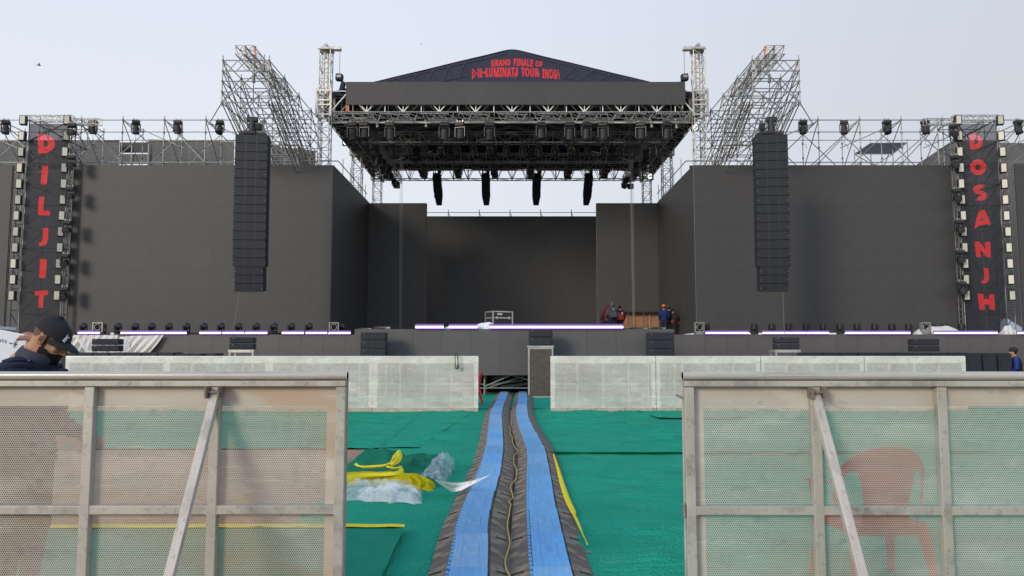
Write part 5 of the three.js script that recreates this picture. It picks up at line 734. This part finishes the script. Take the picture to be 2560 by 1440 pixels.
  for (const [a0, h0, a1, h1] of [[.62, .16, .40, .62], [.40, .62, .30, .60], [.52, .16, .38, .44], [.38, .44, .25, .40], [.62, .16, .47, .14]]) { const pts = []; for (let k = 0; k <= 6; k++) pts.push(cs(a0 + (a1 - a0) * k / 6, h0 + (h1 - h0) * k / 6)); em.geo(new THREE.TubeGeometry(new THREE.CatmullRomCurve3(pts), 8, .0032, 5)); } const e_ = em.build('emblem', std(.75, .75, .78, .6), t); e_.applyMatrix4(hm);
  mesh('collar', surf((u, v) => { const a = (u - .5) * Math.PI * 1.75, k = 1 - .05 * v; const o = Math.sin(v * Math.PI) * .012; return V(Math.sin(a) * (.098 * k + o), 1.415 + .08 * v + .035 * Math.cos(a) + .012, -.005 - Math.cos(a) * (.105 * k + o) + .04 * v + .03); }, 40, 8), std(NAVY[0], NAVY[1], NAVY[2], .7, 0, { side: THREE.DoubleSide }), t);
  mesh('snap', new THREE.SphereGeometry(.005, 8, 6), steelDot, t, [-.115, 1.45, .07]);
}
// --- second person, mostly hidden, with the board ---
{
  const px = at(62, 880, 5.9), RED = [.35, .02, .04], t = thing('person', 'person in red mostly hidden behind the capped man, hand raised holding the white board', 'person', [px.x, 0, px.z], 0), hp = at(77, 842, 5.35), L = (v) => [v.x - px.x, v.y, v.z - px.z], h = L(hp);
  const wr = [h[0] + .06, h[1] - .045, h[2] - .01];
  const B = [ell([0, 1.15, 0], [.19, .25, .13], RED, .06), ell([0, .93, 0], [.16, .13, .12], JEAN, .05), cap_([-.16, 1.34, 0], [.16, 1.34, 0], .07, .07, RED, .06), cap_([-.19, 1.32, 0], [-.1, 1.22, .2], .06, .05, RED, .04), cap_([-.1, 1.22, .2], [wr[0] + .02, wr[1] - .06, wr[2]], .048, .038, RED, .03), cap_([wr[0] + .02, wr[1] - .06, wr[2]], wr, .03, .026, SK, .012), cap_([.2, 1.32, 0], [.26, 1.02, .02], .06, .048, RED, .04), cap_([.26, 1.02, .02], [.24, .8, .1], .045, .032, RED, .03), ...[-1, 1].flatMap(s => [cap_([s * .09, .9, 0], [s * .1, .48, .01], .095, .07, JEAN, .05), cap_([s * .1, .48, .01], [s * .1, .08, -.01], .066, .045, JEAN, .03), cap_([s * .1, .05, -.04], [s * .11, .045, .14], .045, .04, SHOE, .02)]), cap_([0, 1.36, 0], [0, 1.5, 0], .06, .058, SK, .02)];
  const gb = body(B, .016, [-.4, -.02, -.25], [.42, 1.75, .55]), gh = body(headPrims(true), .007, [-.12, -.24, -.18], [.12, .15, .15], (q, c) => q.y > .06 || q.z < -.04 ? HAIR : c); gh.applyMatrix4(new THREE.Matrix4().makeRotationY(-.5).setPosition(0, 1.53, .02));
  const hand = body(handPrims(kinM(h, [-1, .25, .12], [.2, .8, .55]), .55, [.3, .17, .12], -1), .004, [h[0] - .17, h[1] - .13, h[2] - .13], [h[0] + .14, h[1] + .13, h[2] + .13]);
  const hl = body(handPrims(kinM([.23, .73, .13], [0, -1, .2], [.5, 0, 1]), .6, SK), .006, [.1, .58, 0], [.36, .86, .28]);
  mesh('body', mergeCol([gb, gh, hand, hl]), skinM, t);
  const cv = document.createElement('canvas'); cv.width = 256; cv.height = 256; const c = cv.getContext('2d'); c.fillStyle = 'rgb(214,217,226)'; c.fillRect(0, 0, 256, 256); c.strokeStyle = c.fillStyle = 'rgb(40,40,46)'; c.lineWidth = 3; for (let i = 0; i < 8; i++) { c.beginPath(); c.moveTo(205, 32); c.lineTo(205 + 13 * Math.cos(i * .785), 32 + 13 * Math.sin(i * .785)); c.stroke(); } c.fillRect(172, 30, 16, 4); for (let i = 0; i < 6; i++) { c.beginPath(); c.moveTo(70 + i * 15, 24); c.lineTo(78 + i * 15, 34); c.lineTo(82 + i * 15, 26); c.stroke(); } for (let i = 0; i < 12; i++) { c.beginPath(); c.moveTo(20, 110 + i * 8); c.bezierCurveTo(90, 90 + i * 9, 150, 130 + i * 7, 230, 112 + i * 8); c.lineWidth = .6; c.stroke(); }
  const tx = new THREE.CanvasTexture(cv); tx.colorSpace = THREE.SRGBColorSpace; tx.magFilter = THREE.LinearFilter; const a = at(69, 838, 5.33), b = at(-70, 815, 5.2);
  const bd = thing('white_board', 'white printed board held up behind the capped man at the left edge', 'board', a); const w = a.distanceTo(b), ang = Math.atan2(a.y - b.y, a.x - b.x); const o = mesh('sheet', boxG(w, .6, .006), std(.78, .79, .84, .6, 0), bd, [-w / 2 * Math.cos(ang) + .3 * Math.sin(ang), -.3 * Math.cos(ang) - w / 2 * Math.sin(ang), 0], [0, .05, ang]); const pr = mesh('print', new THREE.PlaneGeometry(w - .01, .59), new THREE.MeshStandardMaterial({ map: tx, roughness: .6 }), o, [0, 0, .005]); void pr;
  const b2 = thing('white_board', 'pale board edge showing above the larger white board at the left edge', 'board', at(-12, 826, 5.6)); mesh('sheet', boxG(.16, .02, .3), std(.6, .6, .62, .6), b2, [0, 0, 0], [0, .2, .22]);
}
// --- crew on and beside the stage ---
function crew(label, x, y, z, turn, H, o) {
  const k = H / 1.72, J = o.jacket, Tr = o.trousers || JEAN, t = thing('person', label, 'person', [x, y, z], turn), b = o.bend || 0, sh = [0, 1.4, b * .25], up = (s, v) => v;
  const arms = o.arms || [[.26, 1.1, .04, .22, .92, .2], [.26, 1.1, .04, .22, .92, .2]];
  const B = [ell([0, 1.18, b * .12], [.2, .27, .14], J, .06), ell([0, .93, 0], [.165, .14, .13], o.hem || J, .05), cap_([-.14, 1.38, b * .25], [.14, 1.38, b * .25], .075, .075, J, .06), ...[-1, 1].flatMap((s, i) => { const a = arms[i]; return [cap_([s * .19, 1.37, b * .25], [s * a[0], a[1], a[2] + b * .2], .068, .056, o.sleeve || J, .04), cap_([s * a[0], a[1], a[2] + b * .2], [s * a[3], a[4], a[5] + b * .2], .054, .042, o.sleeve || J, .03), cap_([s * a[3], a[4], a[5] + b * .2], [s * a[3] * .96, a[4] - .05, a[5] + .05 + b * .2], .034, .036, SK, .02), cap_([s * a[3] * .96, a[4] - .05, a[5] + .05 + b * .2], [s * a[3] * .9, a[4] - .12, a[5] + .07 + b * .2], .034, .02, SK, .02), cap_([s * .095, .9, 0], [s * .11, .48, .02], .098, .07, Tr, .05), cap_([s * .11, .48, .02], [s * .12, .08, -.01], .068, .048, Tr, .03), cap_([s * .12, .045, -.04], [s * .135, .04, .14], .046, .04, SHOE, .02)]; }), cap_([0, 1.4, b * .25], [0, 1.53, b * .3 + .01], .06, .056, SK, .02), ell([0, 1.6, b * .34], [.08, .105, .1], SK, .02), ell([0, 1.55, b * .34 + .04], [.058, .07, .06], SK, .02), cap_([0, 1.6, b * .34 + .1], [0, 1.565, b * .34 + .118], .012, .014, SK, .01)];
  const hz = b * .34; const g = body(B, .022, [-.45, -.04, -.3], [.45, 1.8, .55], (q, c) => { if (c === SK && q.y > 1.45) { if (q.y > 1.635 - Math.max(0, q.z - hz) * .0 || (q.z < hz - .01 && q.y > 1.53)) return o.hair || HAIR; } return c; });
  const m = mesh('body', g, skinM, t); t.scale.setScalar(k); void m; void up; void sh;
  if (o.hat) mesh(o.hatName || 'hat', new THREE.SphereGeometry(1, 20, 14).scale(...(o.hatR || [.1, .1, .125])).translate(0, 1.655, hz - .01), std(...o.hat, .85), t);
  if (o.hood) mesh('hood', new THREE.SphereGeometry(1, 20, 14, 0, Math.PI * 2, 0, Math.PI * .72).rotateX(-.5).scale(.11, .145, .13).translate(0, 1.6, hz - .015), std(...o.hood, .85, 0, { side: THREE.DoubleSide }), t);
  if (o.vest) { mesh('vest', surf((u, v) => { const a = (u - .5) * 2.2; return V(Math.sin(a) * .225, .92 + .3 * v, -Math.cos(a) * (.165 + .02 * Math.sin(v * 3))); }, 16, 6), std(...o.vest, .8, 0, { side: THREE.DoubleSide }), t); for (const s of [-1, 1]) mesh('reflective_patch', rboxG(.11, .09, .02, .008), M.white, t, [s * .12, 1.26, -.16], [0, s * .35 + Math.PI, 0]); }
  return t;
}
const navyJ = [.012, .03, .11], maroon = [.10, .012, .03], blk = [.02, .02, .024], gry = [.07, .07, .08];
{
  const P = (px, d) => [XA(px, 800, d), DK, -d], top = (py, d) => YA(py, d) - DK; let p;
  p = P(1508, 40.2); crew('person in dark clothes at the left of the stage crew group, half hidden', ...p, 2.4, top(772, 40.2), { jacket: [.02, .022, .04], bend: .5 });
  p = P(1517, 39.6); crew('person in a maroon jacket and hood in the stage crew group', ...p, 2.8, top(762, 39.6), { jacket: maroon, hood: maroon, bend: .3 });
  p = P(1531, 38.8); const tall = crew('tall person in a grey hood wearing a dark backpack, seen from behind on stage', ...p, 3.3, top(755, 38.8), { jacket: gry, hood: [.09, .085, .08], trousers: [.02, .02, .045] });
  { const b = thing('backpack', 'dark blue-grey backpack on the tall grey-hooded person', 'backpack', [p[0] + .03, DK + 1.0 * top(755, 38.8) / 1.72, p[2] + .2]); mesh('bag', rboxG(.4, .56, .24, .09), std(.035, .04, .055, .8), b, [0, .16, .06]); mesh('pocket', rboxG(.3, .26, .08, .035), std(.05, .055, .07, .8), b, [0, .06, .2]); mesh('zip_tag', boxG(.03, .06, .01), M.white, b, [-.02, .34, .19]); mesh('strap', new MB().bar([-.13, .4, -.02], [-.13, .46, -.14], .022).bar([.13, .4, -.02], [.13, .46, -.14], .022).g(), M.black, b); void tall; }
  p = P(1550, 39.2); crew('person with dark hair and an orange reflective vest back in the stage crew group', ...p, 3.0, top(763, 39.2), { jacket: maroon, vest: [.62, .09, .035], trousers: [.025, .022, .04] });
  p = P(1660, 39.8); crew('person in an orange hat and dark blue jacket at the stage side', ...p, 2.9, top(762, 39.8), { jacket: navyJ, hat: [.62, .17, .04], hatR: [.105, .105, .12] });
  p = P(1673, 40.6); crew('person in an olive cap, black jacket, behind the orange-hatted person', ...p, 2.5, top(764, 40.6), { jacket: blk, hat: [.05, .05, .03] });
  p = P(1683, 40.0); crew('shorter person in black with a red bag at the right of the stage side pair', ...p, 2.2, top(771, 40.0), { jacket: [.028, .022, .022], hem: [.25, .03, .04] });
  p = [XA(2546, 880, 22.2), 0, -22.2]; crew('person in black with a blue collar at the far right edge beside the subwoofers', ...p, -2.0, YA(870, 22.2), { jacket: [.015, .016, .022], sleeve: [.02, .05, .28], hat: [.015, .015, .018], bend: .4 });
}
// ---------- red plastic chairs ----------
function chair(label, pos, turn) {
  const t = thing('plastic_chair', label, 'chair', pos, turn), bz = (x, y) => -.2 - .17 * (y - .42) + 1.5 * x * x, slab = (f, nu, nv) => { const m = new MB(); m.geo(surf(f, nu, nv)); m.geo(surf((u, v) => { const p = f(u, v); p.z -= .006; return p; }, nu, nv)); return m; };
  const topY = (x) => .9 - 1.0 * x * x - 14 * x ** 4, sideW = (y) => .235 + .055 * ss(.4, .68, y);
  const face = (dz) => { const NU = 90, NV = 90, g = surf((u, v) => { const y0 = .39, w = sideW(y0 + v * .5), x = (u - .5) * 2 * w, y = y0 + (topY(x) - y0) * v; return V(x, y, bz(x, y) - dz); }, NU, NV), ix = [], p = g.attributes.position; for (let k = 0; k < g.index.count; k += 3) { let x = 0, y = 0; for (let q = 0; q < 3; q++) { x += p.getX(g.index.getX(k + q)) / 3; y += p.getY(g.index.getX(k + q)) / 3; } const a = (Math.abs(x) - .195 - .012 * Math.sin((y - .5) * 8)) / .055, b = (y - .575) / .18; if (a * a + b * b < 1) continue; ix.push(g.index.getX(k), g.index.getX(k + 1), g.index.getX(k + 2)); } g.setIndex(ix); return g; };
  new MB().geo(face(0)).geo(face(.008)).build('backrest', M.red, t);
  const rim = new MB(); const pts = []; for (let k = 0; k <= 24; k++) { const x = -.285 + .57 * k / 24, y = topY(x); pts.push(V(x, y, bz(x, y) - .003)); } rim.geo(new THREE.TubeGeometry(new THREE.CatmullRomCurve3(pts), 40, .009, 6)); rim.build('rim', M.red, t);
  for (const s of [-1, 1]) {
    mesh('armrest', surf((u, v) => { const a = v, z = bz(.27, .66) + a * .42; return V(s * (.275 + (u - .5) * .06 + .02 * Math.sin(a * 3)), .665 - .03 * a * a - .1 * Math.max(0, a - .85), z); }, 4, 12), M.red, t);
    const leg = (x0, y0, z0, x1, z1) => new MB().bar([x0, y0, z0], [x1, 0, z1], .036, 8, .024).g();
    mesh('leg', leg(s * .23, .42, .2, s * .27, .26), M.red, t); mesh('leg', leg(s * .22, .42, -.19, s * .25, -.3), M.red, t); mesh('arm_post', new MB().bar([s * .28, .63, .22], [s * .235, .40, .21], .022, 8, .028).g(), M.red, t);
  }
  mesh('seat', slab((u, v) => { const x = (u - .5) * .47, z = -.21 + .44 * v; return V(x, .425 - .02 * Math.sin(u * Math.PI) * Math.sin(v * Math.PI) - .03 * Math.max(0, v - .85) * 6, z); }, 10, 10).box(0, .40, .225, .46, .05, .01).box(0, .395, -.21, .46, .06, .012).box(-.235, .4, 0, .012, .06, .43).box(.235, .4, 0, .012, .06, .43).g(), M.red, t);
  return t;
}
{ const p = at(2160, 880, 4.95); chair('red plastic armchair seen through the right front barricade', [p.x, .02, p.z], Math.PI + .06); const q = at(1196, 880, 21.8); chair('red plastic chair edge showing at the end of the left far barricades', [-1.13, .02, q.z], -Math.PI / 2 + .1); }
// ---------- cloth pile, plastic bag, paper ----------
{
  const gcl = phy(.012, .2, .11, { bumpMap: rep(feltB, 1.2, 1.2), bumpScale: .03 }), yfold = phy(.86, .7, .012, { bumpMap: rep(feltB, 1.4, 1.4), bumpScale: .04 }), t = thing('folded_tent_cloth', 'heap of folded green cloth with bright yellow borders on the left carpet', 'cloth pile', [0, 0, 0]);
  const Q = (a, b, c, d) => [a, b, c, d].map(([x, y]) => gnd(x, y));
  const mound = (name, c, h, n, mat, ex = 2.6, cr = .5, off = .02) => { const [A, B, C, D] = Q(...c); return mesh(name, surf((u, v) => { const p = A.clone().lerp(B, u).lerp(D.clone().lerp(C, u), v), x = Math.abs(u * 2 - 1), z = Math.abs(v * 2 - 1), r = Math.pow(Math.max(0, 1 - Math.pow(x, ex * 2)) * Math.max(0, 1 - Math.pow(z, ex)), .5), f = 1 - Math.abs(2 * pn(u * 4 + v * 1.4, v * 2.6 - u * 1.0 + 9, 4096, n) - 1), g2 = pn(u * 16 + 4, v * 10, 4096, n + 1); p.y = off + h * r * (1 - cr + cr * (.7 * f * f + .5 * pn(u * 3, v * 2, 4096, n + 2))) + .012 * g2 * r; p.x += .05 * (pn(v * 6, u * 2, 4096, n + 3) - .5); p.z += .07 * (pn(u * 7, v * 2, 4096, n + 4) - .5); return p; }, 70, 40), mat, t); };
  mound('green_cloth', [[838, 1205], [1092, 1212], [1112, 1160], [880, 1158]], .13, 3, gcl, 3); mound('green_cloth', [[870, 1182], [1020, 1180], [1015, 1150], [905, 1152]], .2, 7, gcl, 2, .5); mound('green_cloth', [[1000, 1192], [1106, 1196], [1114, 1160], [1000, 1160]], .17, 9, gcl, 3, .4);
  mound('yellow_cloth', [[835, 1222], [1082, 1228], [1074, 1204], [842, 1198]], .13, 12, yfold, 1.6, .5); mound('yellow_cloth', [[1000, 1230], [1086, 1232], [1080, 1208], [1005, 1205]], .12, 15, yfold, 1.5, .7);
  const rib = (pts, r, n) => { const cv = new THREE.CatmullRomCurve3(pts.map(([x, y, h]) => gnd(x, y, h * .66))); return mesh('yellow_border', surf((u, v) => { const p = cv.getPoint(u), tg = cv.getTangent(u), s = V(-tg.z, .35, tg.x).normalize(), w = (v - .5) * 2 * r * (.75 + .5 * pn(u * 9, 2, 4096, n)); return p.clone().addScaledVector(s, w).add(V(0, .025 * Math.cos((v - .5) * 3) + .008 * pn(u * 30, v * 4, 4096, n), 0)); }, 80, 6), yellow, t); };
  rib([[892, 1164, .26], [902, 1170, .27], [930, 1170, .28], [955, 1168, .30], [972, 1163, .33], [985, 1146, .36], [994, 1133, .42], [998, 1131, .42], [999, 1140, .38], [990, 1156, .34], [975, 1166, .3], [972, 1172, .28], [990, 1174, .26], [1001, 1170, .26], [1002, 1180, .22], [985, 1186, .21], [950, 1188, .2], [905, 1190, .2], [872, 1198, .19], [866, 1210, .14]], .03, 5);
  rib([[975, 1166, .32], [985, 1158, .36], [992, 1146, .4], [990, 1140, .42], [984, 1150, .4]], .022, 8);
  const film = new THREE.MeshPhysicalMaterial({ color: col(.97, .985, 1), roughness: .14, transparent: true, opacity: .3, side: THREE.DoubleSide, clearcoat: .7, clearcoatRoughness: .15 });
  const bag = thing('plastic_bag', 'crumpled clear plastic wrapping lying in front of the yellow cloth', 'plastic bag', [0, 0, 0]);
  const film1 = (c, h, n, op) => { const [A, B, C, D] = Q(...c); return mesh('film', surf((u, v) => { const p = A.clone().lerp(B, u).lerp(D.clone().lerp(C, u), v), r = Math.pow(Math.max(0, Math.sin(u * Math.PI) * Math.sin(v * Math.PI)), .45), f = Math.abs(2 * pn(u * 4 + v * 3, v * 4 - u * 2 + 9, 4096, n) - 1), q = Math.abs(2 * pn(u * 9 - v * 4, v * 7 + u * 4 + 20, 4096, n + 1) - 1); p.y = .03 + h * r * (.35 + 1.1 * Math.pow(f, .7) + .45 * Math.pow(q, .7)); p.x += .09 * (pn(v * 6, u * 3, 4096, n + 3) - .5); p.z += .1 * (pn(u * 8, v * 2, 4096, n + 4) - .5); return p; }, 80, 40), op, bag); };
  film1([[836, 1256], [1062, 1266], [1030, 1212], [840, 1222]], .085, 21, film); film1([[900, 1262], [1056, 1268], [1040, 1232], [900, 1236]], .1, 25, film);
  const f2 = film.clone(); f2.color = col(.62, .74, .8); f2.opacity = .36;
  const bag2 = thing('plastic_bag', 'bluish clear plastic wrapping at the right end of the folded cloth', 'plastic bag', [0, 0, 0]); { const [A, B, C, D] = Q([1040, 1216], [1108, 1224], [1134, 1176], [1082, 1176]); mesh('film', surf((u, v) => { const p = A.clone().lerp(B, u).lerp(D.clone().lerp(C, u), v), r = Math.pow(Math.max(0, Math.sin(u * Math.PI)), .4) * (v < .96 ? 1 : .9); const f = 1 - Math.abs(2 * pn(u * 6 + v * 4, v * 7 - u * 3, 4096, 31) - 1), q = 1 - Math.abs(2 * pn(u * 14 - v * 5, v * 12, 4096, 32) - 1); p.y = .04 + (.08 + .11 * v) * r * (.6 + .4 * f + .2 * q); p.x += .06 * (pn(v * 9, u * 3, 4096, 33) - .5); return p; }, 50, 40), f2, bag2); }
  // paper
  const cv = document.createElement('canvas'); cv.width = 512; cv.height = 256; const c = cv.getContext('2d'); c.fillStyle = 'rgb(238,238,243)'; c.fillRect(0, 0, 512, 256); c.strokeStyle = 'rgb(62,56,120)'; c.lineWidth = 9; c.beginPath(); c.moveTo(60, 70); c.lineTo(150, 150); c.lineTo(215, 70); c.moveTo(95, 60); c.lineTo(160, 110); c.lineTo(240, 95); c.lineTo(180, 165); c.stroke(); c.strokeStyle = 'rgb(170,130,60)'; c.lineWidth = 6; c.beginPath(); c.moveTo(262, 150); c.bezierCurveTo(250, 90, 290, 80, 285, 120); c.bezierCurveTo(280, 160, 250, 150, 300, 110); c.lineTo(312, 80); c.moveTo(330, 75); c.lineTo(330, 130); c.moveTo(318, 90); c.lineTo(345, 88); c.stroke(); c.fillStyle = 'rgb(205,150,50)'; c.beginPath(); c.ellipse(380, 80, 20, 22, 0, 0, 7); c.fill(); c.fillRect(410, 40, 70, 26); c.fillStyle = 'rgb(70,70,100)'; for (let i = 0; i < 12; i++) c.fillRect(190 + i * 12, 222, 8, 3);
  const tx = new THREE.CanvasTexture(cv); tx.colorSpace = THREE.SRGBColorSpace; tx.magFilter = THREE.LinearFilter;
  const K = [[1128, 1230, .04], [1152, 1227, .12], [1228, 1186, .27], [1083, 1198, .2]].map(([x, y, h]) => gnd(x, y, h).setY(h));
  const g = surf((u, v) => { const p = K[0].clone().lerp(K[1], u).lerp(K[3].clone().lerp(K[2], u), v); p.y -= .045 * Math.sin(u * Math.PI) * v; p.z += .06 * Math.sin(u * Math.PI) * v; return p; }, 24, 12); const gu = g.attributes.uv; void gu;
  const o = mesh('printed_paper', g, new THREE.MeshStandardMaterial({ map: tx, roughness: .6, side: THREE.DoubleSide })); tag(o, 'curled white printed sheet lying against the left cable ramp', 'paper');
  const bits = thing('torn_scrap', 'small beige scrap on the carpet beside the right cable ramp', 'scrap', gnd(1462, 1388)); mesh('scrap', surf((u, v) => V((u - .5) * .09, .025 + .02 * pn(u * 4, v * 4, 4096, 3), (v - .5) * .12 + .03 * pn(u * 3, 1)), 8, 8), std(.3, .22, .14, .9, 0, { side: THREE.DoubleSide }), bits);
  const rk = thing('wire_rack', 'blue plastic grid rack standing behind the right far barricade', 'rack', at(1594, 990, 19.9).setY(0), .2); const rm = new MB(); for (let i = 0; i <= 6; i++) { rm.box(-.24 + i * .08, .62, 0, .014, 1.04, .02); } for (let i = 0; i <= 13; i++) rm.box(0, .1 + i * .08, 0, .5, .014, .022); rm.build('grid', std(.22, .25, .55, .5), rk); for (const s of [-1, 1]) mesh('leg', boxG(.03, .5, .25), std(.2, .22, .4, .5), rk, [s * .24, .25, -.1]);
}
renderer.render(scene, camera);
